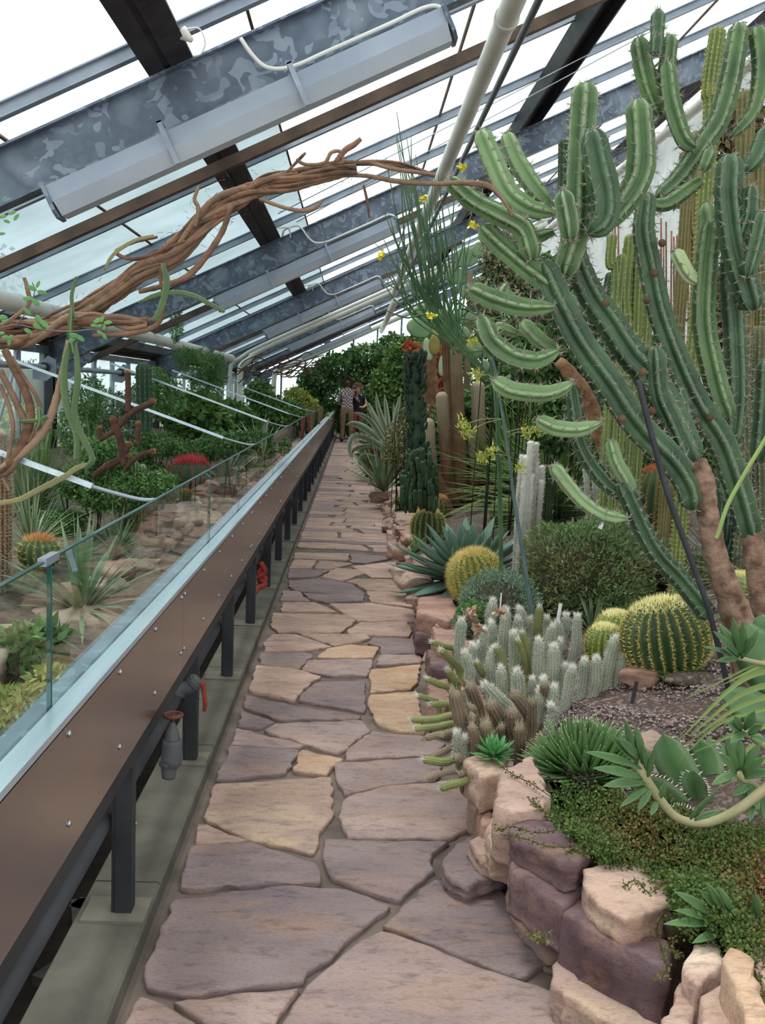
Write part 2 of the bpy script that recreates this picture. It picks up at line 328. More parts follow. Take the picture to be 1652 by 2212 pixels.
#@@STRUCT
# ---------------------------------------------------------------- path: mortar bed, flagstones, curb
floor = struct('floor')
mb = MB()
ys = np.linspace(-1.5, 36, 120)
for q in range(len(ys)-1):
    y0, y1 = ys[q], ys[q+1]
    mb.add([[-.52, y0, -.012], [wallx(y0)+.35, y0, -.012], [wallx(y1)+.35, y1, -.012], [-.52, y1, -.012]], A([[0, 1, 2, 3]]))
mb.build('mortar_bed', mortm, floor)
FS = [  # colour, outline in the photograph's pixels, laid on the ground plane
('ma', [(820,2011),(905,2036),(1075,2102),(1135,2123),(1300,2172),(1420,2230),(1400,2330),(560,2330),(605,2212),(657,2130),(718,2081),(772,2033)]),
('pu', [(373,1945),(639,1915),(754,1924),(848,1960),(802,1996),(748,2039),(718,2078),(663,2105),(657,2126),(397,2157),(312,2142),(306,2111)]),
('pu', [(821,2005),(863,1960),(936,1900),(1014,1918),(1087,1924),(1117,1978),(1208,2069),(1129,2120),(1057,2096),(966,2057)]),
('pu', [(696,1815),(972,1821),(936,1845),(930,1863),(942,1884),(866,1951),(760,1918),(712,1900),(693,1857)]),
('pu', [(409,1830),(542,1821),(615,1845),(687,1869),(696,1912),(542,1915),(385,1924),(397,1875)]),
('ma', [(367,2169),(542,2145),(650,2136),(603,2200),(560,2300),(480,2300),(430,2205)]),
('ma', [(300,2152),(355,2172),(425,2212),(470,2300),(225,2300)]),
('ta', [(463,1694),(718,1679),(721,1766),(700,1791),(678,1848),(530,1812),(445,1775),(436,1766)]),
('ta', [(424,1781),(445,1782),(540,1818),(420,1827)]),
('ma', [(745,1724),(815,1703),(1014,1685),(1040,1740),(1026,1790),(966,1815),(748,1815),(727,1766)]),
('ma', [(718,1651),(917,1639),(960,1657),(942,1688),(845,1700),(742,1718),(724,1688)]),
('oc', [(651,1621),(745,1642),(718,1660),(706,1679),(630,1669)]),
('pu', [(494,1612),(648,1621),(621,1672),(463,1688)]),
('ma', [(509,1573),(663,1612),(639,1618),(494,1609)]),
('ma', [(591,1564),(784,1557),(802,1579),(742,1624),(724,1630),(566,1579)]),
('ma', [(748,1621),(802,1582),(905,1591),(966,1609),(936,1636),(742,1645)]),
('pu', [(524,1536),(597,1561),(560,1576),(509,1570)]),
('pu', [(527,1503),(639,1527),(784,1548),(778,1556),(603,1557),(524,1530)]),
('oc', [(798,1503),(900,1496),(918,1587),(863,1583),(816,1569),(792,1521)]),
('pu', [(645,1503),(682,1474),(791,1471),(792,1503),(787,1540),(703,1525),(642,1514)]),
('pi', [(554,1438),(631,1445),(696,1463),(656,1489),(638,1516),(536,1492),(540,1474)]),
('oc', [(798,1449),(910,1438),(903,1478),(889,1492),(798,1500)]),
('ma', [(663,1427),(805,1425),(805,1438),(796,1461),(703,1460),(649,1449)]),
('pu', [(560,1411),(660,1411),(678,1416),(645,1449),(558,1436)]),
('oc', [(702,1405),(754,1394),(820,1400),(809,1423),(683,1423)]),
('pi', [(587,1371),(640,1371),(720,1398),(650,1408),(569,1409),(569,1387)]),
('ta', [(645,1370),(791,1371),(803,1380),(754,1391),(724,1397)]),
('pu', [(791,1391),(805,1378),(925,1383),(921,1412),(823,1416),(820,1398)]),
('ma', [(809,1438),(820,1416),(914,1416),(910,1434)]),
('pi', [(587,1325),(754,1329),(769,1343),(736,1369),(598,1367),(584,1354)]),
('pi', [(747,1362),(776,1345),(881,1343),(892,1365),(885,1376),(754,1371)]),
('pi', [(609,1302),(682,1302),(729,1323),(605,1322)]),
('pi', [(709,1305),(801,1303),(896,1318),(900,1343),(776,1343),(736,1323)]),
('pu', [(653,1282),(747,1287),(783,1298),(703,1303),(663,1293)]),
('pu', [(623,1256),(689,1249),(762,1263),(787,1282),(787,1300),(703,1282),(638,1278),(620,1267)]),
('pi', [(791,1278),(900,1282),(900,1314),(801,1302)]),
('ta', [(743,1258),(769,1251),(849,1253),(870,1280),(791,1276),(769,1263)]),
('pi', [(693,1247),(725,1227),(801,1234),(740,1256)]),
('pu', [(623,1231),(714,1233),(682,1247),(622,1249)]),
('ma', [(611,1276),(645,1278),(656,1289),(671,1299),(605,1298)]),
('ta', [(689,1211),(762,1218),(714,1231),(678,1229)]),
('pi', [(634,1209),(685,1211),(674,1227),(623,1229)]),
('pi', [(758,1225),(856,1213),(862,1249),(805,1249)]),
('ta', [(638,1194),(754,1196),(754,1211),(631,1207)]),
('pu', [(756,1196),(852,1205),(791,1218),(758,1216)]),
]
for q, (c, P) in enumerate(FS):
    mb = MB(); pts = [G(x, y) for x, y in P]; cc = np.mean(pts, 0)
    pts = [p+(cc-p)/np.linalg.norm(cc-p)*.004 for p in pts]; slab(mb, pts, .004+.005*RS.rand(), .035, .010, .004, seed=q, dome=.0015, bottom=.98, res=.035)
    mb.build('flagstone', ST[c], floor)
y = 9.25; row = 0; rs = np.random.RandomState(3)
def wob(x, row_): r_ = np.random.RandomState(100+row_); a_ = r_.rand(3)*6; return .05*sin(x*5+a_[0])+.03*sin(x*11+a_[1])
nst = 0; hts = []
while y < 29.5:
    h = rs.uniform(.24, .46)*(1 if y < 18 else 1.5); x0, x1 = -.5, wallx(y)+.05; nx = rs.choice([1, 2, 2, 3]) if y < 20 else rs.choice([1, 2]); cuts = np.sort(rs.uniform(.25, .75, nx-1))*(x1-x0)+x0
    if nx == 3: cuts = A([x0+(x1-x0)*.33, x0+(x1-x0)*.68])+rs.uniform(-.08, .08, 2)
    xs = [x0]+list(cuts)+[x1]
    for a, b in zip(xs[:-1], xs[1:]):
        sa, sb = (rs.uniform(-.09, .09) if a > x0 else 0), (rs.uniform(-.09, .09) if b < x1 else 0); g = .011
        split = rs.rand() < .25 and (b-a) > .35
        lo = [(x, y+wob(x, row)*.8+g) for x in np.linspace(a+g, b-g, 5)]; hi = [(x+(sa+(sb-sa)*(x-a)/(b-a)), y+h+wob(x, row+1)*.8-g) for x in np.linspace(b-g, a+g, 5)]
        hi = [(min(max(px_, x0+g), x1-g), py_) for px_, py_ in hi]
        parts_ = [lo+hi] if not split else [lo+[((hi[0][0]), lo[-1][1]+h*.3)]+[(a+g, lo[0][1]+h*.62)], [(a+g, lo[0][1]+h*.62+.02), (hi[0][0], lo[-1][1]+h*.3+.02)]+hi]
        for Pq in parts_:
            mb = MB(); slab(mb, [(p[0], p[1]) for p in Pq], .004+.003*rs.rand(), .03, .006, .007, seed=nst, dome=.002, bottom=.98, res=.09)
            c = rs.choice(['pi', 'ma', 'pu', 'ta', 'pi', 'pi']); mb.build('flagstone', ST[c], floor); nst += 1
    y += h; row += 1
curb = struct('trim_1'); mb = MB()
for q, y0 in enumerate(np.arange(-.62, 33.3, 1.13)):
    mb.add([[-.705, y0+.004, -.18], [-.512, y0+.004, -.18], [-.512, y0+.004, .042], [-.52, y0+.004, .05], [-.70, y0+.004, .05], [-.705, y0+.004, .045],
            [-.705, y0+1.126, -.18], [-.512, y0+1.126, -.18], [-.512, y0+1.126, .042], [-.52, y0+1.126, .05], [-.70, y0+1.126, .05], [-.705, y0+1.126, .045]],
           [A([[i, i+6, (i+1) % 6+6, (i+1) % 6] for i in range(6)]), A([5, 4, 3, 2, 1, 0]), A([6, 7, 8, 9, 10, 11])])
mb.build('concrete_curb', concm, curb, smooth=False)
mb = MB(); pads = MB()
for k_ in range(28):
    yy = 2.583+1.128*(k_-3); box(pads, (-.60, yy+.02, .053), (.17, .13, .01))
pads.build('mortar_pad', M('mortar_pad', hx('6c665c'), hx('7c766a'), 5, .95, .3), curb, smooth=False, kind='stuff')
# ---------------------------------------------------------------- ground of both beds
def sheet(name, fn, xs, ys, mat, kind='structure'):
    X, Y = np.meshgrid(xs, ys); Z = fn(X, Y); n = len(xs); i = np.arange(len(ys)-1)[:, None]*n+np.arange(n-1)[None]
    mb = MB(); mb.add(np.stack([X, Y, Z], -1).reshape(-1, 3), np.stack([i, i+1, i+n+1, i+n], -1).reshape(-1, 4)); o = mb.build(name, mat); o['kind'] = kind; return o
def TRs(X, Y):
    Wx = wallx(Y); return TR(X, Y)+.012*np.sin(X*23+Y*17)
mb = MB(); ys = np.linspace(-1, 38, 160); us = np.concatenate([[0.12, .16, .22], np.linspace(.3, 4.9, 26)])
V = []; 
for y in ys:
    for u in us: x = wallx(y)+u; V.append([x, y, (TR(x, y)-.0 if u > .13 else -.02)+.01*sin(x*23+y*17)])
n = len(us); i = np.arange(len(ys)-1)[:, None]*n+np.arange(n-1)[None]; mb.add(V, np.stack([i, i+1, i+n+1, i+n], -1).reshape(-1, 4))
o = mb.build('ground_right_bed', gravm); o['kind'] = 'structure'
o = sheet('ground_left_bed', TL, np.linspace(-3.42, -.98, 16), np.linspace(-1, 38, 80), bedm)
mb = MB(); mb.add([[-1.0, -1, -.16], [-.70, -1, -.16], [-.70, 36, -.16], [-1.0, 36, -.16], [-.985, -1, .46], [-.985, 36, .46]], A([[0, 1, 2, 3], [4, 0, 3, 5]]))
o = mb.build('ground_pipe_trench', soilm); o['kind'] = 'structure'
# outdoor lawn
lawn = M('outdoor_lawn', hx('6d7c3c'), hx('9aa25a'), .8, .95, .3)
mb = MB(); mb.add([[-60, -30, -.1], [-3.5, -30, -.1], [-3.5, 90, -.1], [-60, 90, -.1]], A([[0, 1, 2, 3]])); o = mb.build('ground_outdoors', lawn); o['kind'] = 'structure'

# ---------------------------------------------------------------- roof
ceil = struct('ceiling')
th = math.atan(.487); Sx = A([cos(th), 0, sin(th)]); Nn = A([-sin(th), 0, cos(th)]); Yv = A([0, 1., 0])
def RP(x, n, y): return A([x, y, roofz(x)])+Nn*n       # x measured along the roof's bottom line
XL, XR = -3.45, 5.05; LEN = (XR-XL)/cos(th)
def ibeam(h, wf, t): return [(-wf/2, 0), (wf/2, 0), (wf/2, -t), (t/2, -t), (t/2, -h+t), (wf/2, -h+t), (wf/2, -h), (-wf/2, -h), (-wf/2, -h+t), (-t/2, -h+t), (-t/2, -t), (-wf/2, -t)]
RY = [-.67, 5.33, 11.33, 17.33, 23.33, 29.33, 35.33]
for Y in RY:
    mb = MB(); prism(mb, ibeam(.275, .11, .012), RP(XL, 0, Y), Yv, Nn, Sx*LEN); mb.build('rafter', galv, ceil, smooth=False)
PX = [-3.38, -.98, 1.83, 4.55]
for q, X in enumerate(PX):
    for a, b in zip(RY[:-1], RY[1:]):
        mb = MB(); wd = .24 if q != 2 else .27
        if q == 2: prism(mb, [(-wd/2, .0), (-wd/2+.02, 0), (-wd/2+.02, .1), (wd/2-.02, .1), (wd/2-.02, 0), (wd/2, 0), (wd/2, .14), (-wd/2, .14)], RP(X, 0, a+.003), Sx, Nn, Yv*(b-a-.006))
        else:
            prism(mb, [(-wd/2, 0), (wd/2, 0), (wd/2, .13), (-wd/2, .13)], RP(X, .012, a+.003), Sx, Nn, Yv*(b-a-.006))
            prism(mb, [(-wd/2, 0), (-wd/2+.09, 0), (-wd/2+.09, .012), (-wd/2, .012)], RP(X, 0, a+.003), Sx, Nn, Yv*(b-a-.006)); prism(mb, [(wd/2-.12, 0), (wd/2, 0), (wd/2, .012), (wd/2-.12, .012)], RP(X, 0, a+.003), Sx, Nn, Yv*(b-a-.006))
            if a < 12:
                for t in np.arange(a+.05, b, .09): box(mb, RP(X+.05, -.002, t), (.012, .03, .004), np.stack([Sx, Yv, Nn], 1)); box(mb, RP(X+.025, -.002, t+.03), (.008, .03, .004), np.stack([Sx, Yv, Nn], 1))
        mb.build('purlin', purlm if q != 2 else darksteel, ceil, smooth=False)
TY = [y for y in np.arange(-.67, 35.4, 1.5)]
for Y in TY:
    mb = MB(); prism(mb, [(-.006, .13), (.006, .13), (.006, .19), (.032, .19), (.032, .198), (-.032, .198), (-.032, .19), (-.006, .19)], RP(XL, 0, Y), Yv, Nn, Sx*LEN)
    prism(mb, [(-.028, .125), (.028, .125), (.028, .133), (-.028, .133)], RP(XL, 0, Y), Yv, Nn, Sx*LEN); mb.build('glazing_bar', galvl, ceil, smooth=False)
rglass = glass('roof_glass', (.93, .96, .96), .10); rglassd = glass('roof_glass_dirty', (.70, .78, .80), .55, (.50, .58, .61))
seams = [XL, -1.9, -.55, .8, 2.15, 3.5, XR]
for i_, Y in enumerate(TY[:-1]):
    for j_ in range(6):
        mb = MB(); a, b = seams[j_]+.004, seams[j_+1]-.004; lift = .004*(j_ % 2)
        prism(mb, [(0, .203+lift), ((b-a)/cos(th), .203+lift), ((b-a)/cos(th), .209+lift), (0, .209+lift)], RP(a, 0, Y+.01), Sx, Nn, Yv*1.48)
        mb.build('pane', rglassd if j_ < 2 and i_ > 4 else rglass, ceil, smooth=False)
mb = MB()                                              # thin cross rods where panes lap
for X in seams[1:-1]:
    prism(mb, [(-.008, .18), (.008, .18), (.008, .2), (-.008, .2)], RP(X, 0, 2.3), Sx, Nn, Yv*33)
mb.build('lap_strip', brownbar, ceil, smooth=False)
for Y in (6.8, 12.8, 18.8, 24.8): 
    mb = MB(); prism(mb, [(-.035, -.20), (.035, -.20), (.035, -.13), (-.035, -.13)], RP(XL, 0, Y), Yv, Nn, Sx*(LEN*.62)); mb.build('shade_rail', brownbar, ceil, smooth=False)
# ---------------------------------------------------------------- glazed wall on the left, whitewashed wall on the right
wl = struct('wall_left'); colm = darksteel
for Y in RY[1:]:
    mb = MB(); prism(mb, ibeam(.16, .15, .014), (-3.42, Y+.08, -.1), A([1., 0, 0]), Yv, A([0, 0, roofz(-3.42)+.1])); mb.build('column', colm, wl, smooth=False)
    mb = MB(); prism(mb, [(0, 0), (.5, 0), (0, -.35)], (-3.34, Y-.02, roofz(-3.3)-.26), A([1., 0, .25]), A([0, 0, 1.]), Yv*.012); mb.build('gusset', galv, wl, smooth=False)
for Y in np.arange(-.67, 35.4, 1.0):
    if min(abs(Y-r) for r in RY) > .3:
        mb = MB(); box2(mb, (-3.46, Y-.025, -.1), (-3.40, Y+.025, 1.78)); mb.build('mullion', galvl, wl, smooth=False)
wglass = glass('wall_glass', (.86, .93, .93), .22, (.65, .74, .76))
for k_, Y in enumerate(np.arange(-.67, 35.3, 1.0)):
    for za, zb in ((.0, .82), (.86, 1.76)):
        mb = MB(); box2(mb, (-3.445, Y+.03, za), (-3.437, Y+.97, zb)); mb.build('pane', wglass, wl, smooth=False)
for z0, z1, t in ((.81, .87, galvl), (1.76, 1.84, galv)):
    mb = MB(); box2(mb, (-3.47, -.67, z0), (-3.39, 35.3, z1)); mb.build('transom', t, wl, smooth=False)
mb = MB(); box2(mb, (-3.5, -.67, -.2), (-3.38, 35.3, .02)); mb.build('plinth', concm, wl, smooth=False)
for Y in np.arange(6.5, 35, 3.0):
    mb = MB(); tube(mb, [(-3.38, Y, .9), (-3.38, Y+.75, 1.75)], .016, 8); mb.build('brace_rod', galvl, wl)
wr = struct('wall_right')
for k_, Y in enumerate(np.arange(-.6, 35.3, .6)):
    mb = MB(); box2(mb, (4.95, Y+.004, .5), (4.99+.012*(k_ % 2), Y+.596, roofz(4.9)-.02)); mb.build('panel', whitewall, wr, smooth=False)
we = struct('wall_end'); mb = MB(); ym = 35.4
for X in np.arange(-3.4, 4.9, .83):
    m2 = MB(); m2.add([[X+.03, ym, .9], [X+.80, ym, .9], [X+.80, ym, roofz(X+.8)], [X+.03, ym, roofz(X)], [X+.03, ym+.008, .9], [X+.80, ym+.008, .9], [X+.80, ym+.008, roofz(X+.8)], [X+.03, ym+.008, roofz(X)]], CF); m2.build('pane', wglass, we, smooth=False)
    m2 = MB(); box2(m2, (X-.03, ym-.03, 0), (X+.03, ym+.03, roofz(X))); m2.build('mullion', galv, we, smooth=False)
m2 = MB(); box2(m2, (-3.4, ym-.02, -.1), (4.95, ym+.04, .9)); m2.build('plinth', concm, we, smooth=False)

# ---------------------------------------------------------------- pipes, lamps and conduits on the roof
def P1(name, label, cat, pts, r, mat, n=16, seg=None, group=None, org=None, fl=None):
    t = thing(name, label, cat, pts[0], group); mb = MB(); tube(mb, pts, r, n, seg); mb.build('run', mat, t)
    if fl:
        d = nrm(A(pts[-1])-A(pts[0]))
        for q, f_ in enumerate(fl):
            c = A(pts[0])+(A(pts[-1])-A(pts[0]))*f_; m2 = MB(); tube(m2, [c-d*.03, c+d*.03], r*1.14, n); m2.build('coupling', mat, t)
    return t
P1('heating_pipe', 'thick white heating pipe running lengthwise under the middle of the glass roof', 'pipe', [(.72, -1, 3.44), (.72, 20.4, 3.44)], .058, whitep, 20, fl=[.3, .6, .9], group=None)
P1('heating_pipe', 'white heating pipe continuing down the far end of the roof beyond the branch pipes', 'pipe', [(.80, 21.6, 3.40), (.82, 33, 3.42)], .075, whitep, 16)
P1('heating_pipe', 'thick white heating pipe low on the left behind the brown woody vine', 'pipe', [(-2.62, 3.5, 2.05), (-2.55, 20.9, 2.04)], .07, whitep, 20, fl=[.25, .62])
P1('heating_pipe', 'white heating pipe high on the right behind the candelabra cactus', 'pipe', [(3.9, 4.5, 4.95), (3.9, 33, 4.95)], .07, whitep, 16, fl=[.2, .45])
P1('water_pipe', 'dark grey slim pipe hung beside the thick white roof pipe', 'pipe', [(.87, -1, 3.49), (.87, 21.5, 3.56)], .021, M('dark_grey_pipe', hx('4a4c54'), hx('5c5e66'), 4, .5), 12)
def Rr(x, n): return [x, 0, roofz(x)+n]
for q, (Yb, r_, lab) in enumerate([(20.7, .05, 'thinner white branch pipe sloping with the roof, upper of the pair'), (21.3, .085, 'thick white branch pipe sloping with the roof, lower of the pair'), ]):
    x0 = -2.55+q*.13; pts = [(x0, Yb, .9), (x0, Yb, 1.75), (x0+.05, Yb, 1.93), (x0+.2, Yb, 2.03+.02)]+[(x, Yb, roofz(x)-.30-.02*q) for x in (-1.9, 0, 2, 3.9)]
    P1('branch_pipe', lab, 'pipe', pts, r_*.75, whitep, 12, 60)
P1('branch_pipe', 'white branch pipe bending down at the far left, near the climber curtain', 'pipe', [(-2.55, 32, .7), (-2.55, 32, 1.75), (-2.45, 32, 1.95), (-2.2, 32, 2.1), (2, 32, roofz(2)-.35)], .08, whitep, 10, 50)
P1('branch_pipe', 'dark grey pipe sloping with the far roof behind the white pair', 'pipe', [(-2.5, 25.5, roofz(-2.5)-.42), (3.5, 25.5, roofz(3.5)-.40)], .07, M('dark_pipe', hx('3c3e46'), hx('4a4c54'), 4, .5), 10)
lampside = M('lamp_housing', hx('8f98a8'), hx('a2abb9'), 2, .45, 0, 0, .2); lampface = M('lamp_face', hx('b8c0ce'), hx('c8d0dc'), 2, .35)
labs = ['long grey lamp trough under the nearest roof beam', 'long grey lamp trough under the second roof beam', 'long grey lamp trough under the third roof beam', 'long grey lamp trough under the fourth roof beam', 'long grey lamp trough under the fifth roof beam']
condlab = ['white cable bending down the nearest roof beam to its lamp', 'white cable bending down the second roof beam', 'white cable bending down the third roof beam', 'white cable bending down the fourth roof beam', 'white cable bending down the fifth roof beam']
for q, Y in enumerate(RY[1:6]):
    xa, xb = -1.72, .24; y0 = Y-.20; t = thing('lamp_trough', labs[q], 'lamp', RP(xa, -.3, y0), 'lamp troughs under the roof beams')
    L = (xb-xa)/cos(th); O = RP(xa, 0, y0)
    mb = MB(); prism(mb, [(.0, -.315), (.14, -.315), (.14, -.40), (.0, -.40)], O, Yv, Nn, Sx*L); mb.build('housing', lampside, t, smooth=False)
    mb = MB(); prism(mb, [(-.03, -.405), (.17, -.405), (.12, -.475), (.02, -.475)], O+Sx*.03, Yv, Nn, Sx*(L-.06)); mb.build('reflector', lampface, t, smooth=False)
    for f_ in (0, L-.02):
        mb = MB(); prism(mb, [(-.02, -.31), (.155, -.31), (.16, -.44), (.13, -.478), (.01, -.478), (-.02, -.44)], O+Sx*f_, Yv, Nn, Sx*.02); mb.build('end_cap', galv, t, smooth=False)
    for f_ in (.3*L, .62*L):
        mb = MB(); prism(mb, [(-.045, -.27), (-.036, -.27), (-.036, -.49), (-.045, -.49)], O+Sx*f_, Yv, Nn, Sx*.025); prism(mb, [(-.045, -.27), (.08, -.27), (.08, -.278), (-.045, -.278)], O+Sx*f_, Yv, Nn, Sx*.025); mb.build('bracket', galvl, t, smooth=False)
    c = MB(); s_ = [RP(-.64, -.02, Y-.07), RP(-.62, -.12, Y-.07), RP(-.58, -.20, Y-.07), RP(-.48, -.245, Y-.075), RP(-.3, -.25, Y-.08), RP(.0, -.252, Y-.08), RP(.17, -.25, Y-.08), RP(.235, -.28, Y-.09), RP(.245, -.34, Y-.1)]
    if q == 0: s_ = s_
    else: s_ = [RP(-.85, .0, Y-.05), RP(-.80, .05, Y-.09), RP(-.68, .04, Y-.09)]+s_
    tube(c, s_, .011, 8, 60); o = c.build('lamp_cable', whitep, org=s_[0]); tag(o, condlab[q], 'cable', 'white lamp cables')
    if q: 
        m2 = MB(); s2 = [RP(-.86, .05, Y-.4), RP(-.83, .06, Y-.25), RP(-.76, .04, Y-.12), RP(-.78, -.05, Y-.07)]; tube(m2, s2, .008, 6, 20); o['_org'] = list(o.location); m2.build('loop', whitep, o)
# lamp bulb / small camera by the purlin
t = thing('spotlight', 'small white spotlight clamped to the dark purlin above the nearest beam', 'lamp', RP(-.80, 0, 5.0)); mb = MB()
q0 = W(392, 70, 5.0); tube(mb, [q0, q0+A([.05, 0, -.035])], [.035, .012], 12); mb.build('shade', whitep, t)
mb = MB(); tube(mb, px([(402, 62), (430, 62), (443, 90), (435, 115), (418, 122)], 5.0), .004, 6, 24); mb.build('cable', whitep, t)
for q, (a, b, lb) in enumerate([((826+730, 60), (826-180, 500), 'thin wire across the roof, upper of two'), ((826+810, 20), (826-230, 480), 'thin wire across the roof, lower of two')]):
    pass
P1('wire', 'upper thin wire strung across the roof towards the tall cactus', 'wire', [W(600, 462, 8), W(1380, 62, 8)], .004, galvl, 5)
P1('wire', 'lower thin wire strung across the roof under its twin', 'wire', [W(640, 480, 8), W(1420, 60, 8)], .004, galvl, 5)
# opening-gear shaft on the left wall
t = thing('vent_shaft', 'grey steel opening shaft with round collars along the left glass wall', 'shaft', (-3.2, 8, 1.6)); mb = MB(); tube(mb, [(-3.2, 3, 1.6), (-3.2, 34, 1.6)], .03, 12); mb.build('shaft', galvl, t)
for Y in (10.5, 13.9, 17.3, 21, 25):
    mb = MB(); prism(mb, [(-.14, -.02), (.02, .12), (.10, .08), (.10, -.06), (.0, -.14), (-.14, -.12)], (-3.2, Y+.03, 1.6), A([1., 0, 0]), A([0, 0, 1.]), Yv*.012); mb.build('bearing_plate', galvl, t, smooth=False)
    mb = MB(); tube(mb, [(-3.2, Y-.05, 1.6), (-3.2, Y+.01, 1.6)], .05, 14); mb.build('collar', blackp, t)

# ---------------------------------------------------------------- balustrade
rail = thing('balustrade', 'long waist-high barrier with brown steel cladding, bright cap and dark posts', 'balustrade', (-.55, 2.6, .05))
Xc = -.548
for k_ in range(28):
    yy = 2.583+1.128*(k_-3)
    mb = MB(); prism(mb, [(-.045, -.004), (.0, -.004), (.0, .045), (-.006, .045), (-.006, .004), (-.045, .004)], (Xc-.008, yy, .055), A([1., 0, 0]), Yv, A([0, 0, .56])); prism(mb, [(-.055, .0), (-.048, .0), (-.048, .05), (-.055, .05)], (Xc-.008, yy, .055), A([1., 0, 0]), Yv, A([0, 0, .56]))
    p = mb.build('post', darksteel, rail, smooth=False)
    m2 = MB(); tube(m2, [(Xc-.006, yy+.03, .3), (Xc-.002, yy+.03, .3)], .006, 8); m2.build('bolt', screwm, p)
PL = 2.26; y0 = -1.0+.0; seamY = [3.30-2*PL+PL*i for i in range(17)]
for i_ in range(16):
    a, b = seamY[i_]+.0015, seamY[i_+1]-.0015
    mb = MB(); box2(mb, (Xc-.004, a, .535), (Xc, b, .815)); pn = mb.build('cladding_panel', cladm, rail, smooth=False)
    for zz in (.79, .60):
        n_ = 6 if a < 14 else 4
        for q in range(n_):
            ty = a+.03+(b-a-.06)*q/(n_-1); m2 = MB(); tube(m2, [(Xc-.001, ty, zz), (Xc+.003, ty, zz), (Xc+.006, ty, zz)], [.0075, .007, .003], 10, 3); m2.build('screw', screwm, pn)
mb = MB(); prism(mb, [(-.012, 0), (.034, 0), (.034, .008), (-.012, .008)], (Xc-.034, -1, .822), A([1., 0, 0]), A([0, 0, 1.]), Yv*34.8)
prism(mb, [(.028, -.010), (.034, -.010), (.034, 0), (.028, 0)], (Xc-.034, -1, .822), A([1., 0, 0]), A([0, 0, 1.]), Yv*34.8); mb.build('cap_rail', capm, rail, smooth=False)
mb = MB(); prism(mb, [(-.075, 0), (-.018, 0), (-.018, .006), (-.075, .006)], (Xc-.034, -1, .802), A([1., 0, 0]), A([0, 0, 1.]), Yv*34.8); mb.build('inner_ledge', galv, rail, smooth=False)
mb = MB(); prism(mb, [(-.06, .48), (-.006, .48), (-.006, .535), (-.06, .535)], (Xc, -1, 0), A([1., 0, 0]), A([0, 0, 1.]), Yv*34.8); mb.build('lower_beam', darksteel, rail, smooth=False)
mb = MB(); box2(mb, (-.55, 33.74, .53), (.3, 33.76, .83)); mb.build('end_panel', darksteel, rail, smooth=False)
# two supply pipes below the cladding
dpipe = M('dark_iron_pipe', hx('34363c'), hx('484a50'), 4, .55, .1)
P1('supply_pipe', 'upper dark iron pipe running under the brown steel cladding', 'pipe', [(-.665, -1, .405), (-.665, 33, .405)], .024, dpipe, 12)
P1('supply_pipe', 'lower dark iron pipe running under the brown steel cladding', 'pipe', [(-.645, -1, .30), (-.645, 33, .30)], .028, dpipe, 12)
# glass panels of the barrier
bg_ = glass('barrier_glass', (.86, .95, .93), 0); edgem = M('glass_edge', hx('1f4a46'), hx('2a5a52'), 4, .2)
gy = [-.35, 2.0, 4.25, 5.35]+[5.35+2.3*i for i in range(1, 13)]
gt = thing('glass_screen', 'row of clear glass panels standing behind the bright cap rail', 'glass screen', (-.60, 2, .8))
for a, b in zip(gy[:-1], gy[1:]):
    mb = MB(); box2(mb, (-.608, a+.004, .80), (-.598, b-.004, 1.135)); g_ = mb.build('glass_panel', bg_, gt, smooth=False)
    m2 = MB(); box2(m2, (-.6085, a+.004, 1.135), (-.5975, b-.004, 1.1385)); box2(m2, (-.6085, a+.0025, .80), (-.5975, a+.0055, 1.1385)); m2.build('edge', edgem, g_, smooth=False)
mb = MB(); box2(mb, (-.612, 1.955, 1.128), (-.594, 2.045, 1.144)); mb.build('clamp', galvl, gt, smooth=False)
for q, (yb, lab) in enumerate([(3.09, 'nearest brushed steel brace rod rising left from the top of the glass'), (6.2, 'second brushed steel brace rod rising left from the glass'), (9.33, 'third brushed steel brace rod rising left from the glass'), (12.4, 'fourth brushed steel brace rod rising left from the glass'), (15.5, 'fifth brushed steel brace rod rising left from the glass')]):
    t = thing('brace_bar', lab, 'brace', (-.6, yb, 1.14), 'steel braces of the glass screen'); mb = MB()
    tube(mb, [(-.60, yb, 1.135), (-.66, yb, 1.137), (-.78, yb, 1.165), (-.82, yb, 1.18)], .006, 8, 14); mb.build('foot', galvl, t)
    mb = MB(); d = A([-1, 0, .33]); box(mb, A([-.80, yb, 1.172])+d*.72, (1.52, .016, .016), np.stack([nrm(d), Yv, np.cross(nrm(d), Yv)], 1)); mb.build('bar', capm, t, smooth=False)
# valve and fittings below the cladding
iron = M('malleable_iron', hx('4a4c50'), hx('5c5e60'), 8, .6, .2); redh = M('red_handle', hx('a03a30'), hx('7a2a24'), 10, .6)
vt = thing('gate_valve', 'iron gate valve with brown handwheel hanging below the steel cladding', 'valve', W(372, 1640, 2.9))
V_ = lambda x, y: W(x, y, 2.95)
mb = MB(); tube(mb, [V_(372, 1560), V_(372, 1580), V_(372, 1600)], [.008, .02, .026], 12, 8); tube(mb, [V_(372, 1598), V_(371, 1640), V_(366, 1655), V_(364, 1680)], [.028, .034, .026, .02], 14, 16); tube(mb, [V_(364, 1640), V_(363, 1652)], .03, 6); tube(mb, [V_(363, 1650), V_(363, 1678)], .017, 10); mb.build('body', iron, vt)
mb = MB(); c = V_(374, 1545); a_ = np.linspace(0, 2*pi, 17); tube(mb, [c+A([cos(t)*.026, sin(t)*.026, 0]) for t in a_], .006, 8, 40); tube(mb, [c-A([.026, 0, 0]), c+A([.026, 0, 0])], .004, 6); tube(mb, [c-A([0, .026, 0]), c+A([0, .026, 0])], .004, 6); tube(mb, [c, V_(372, 1562)], .006, 8); mb.build('handwheel', M('brown_wheel', hx('6b3a30'), hx('523028'), 9, .6), vt)
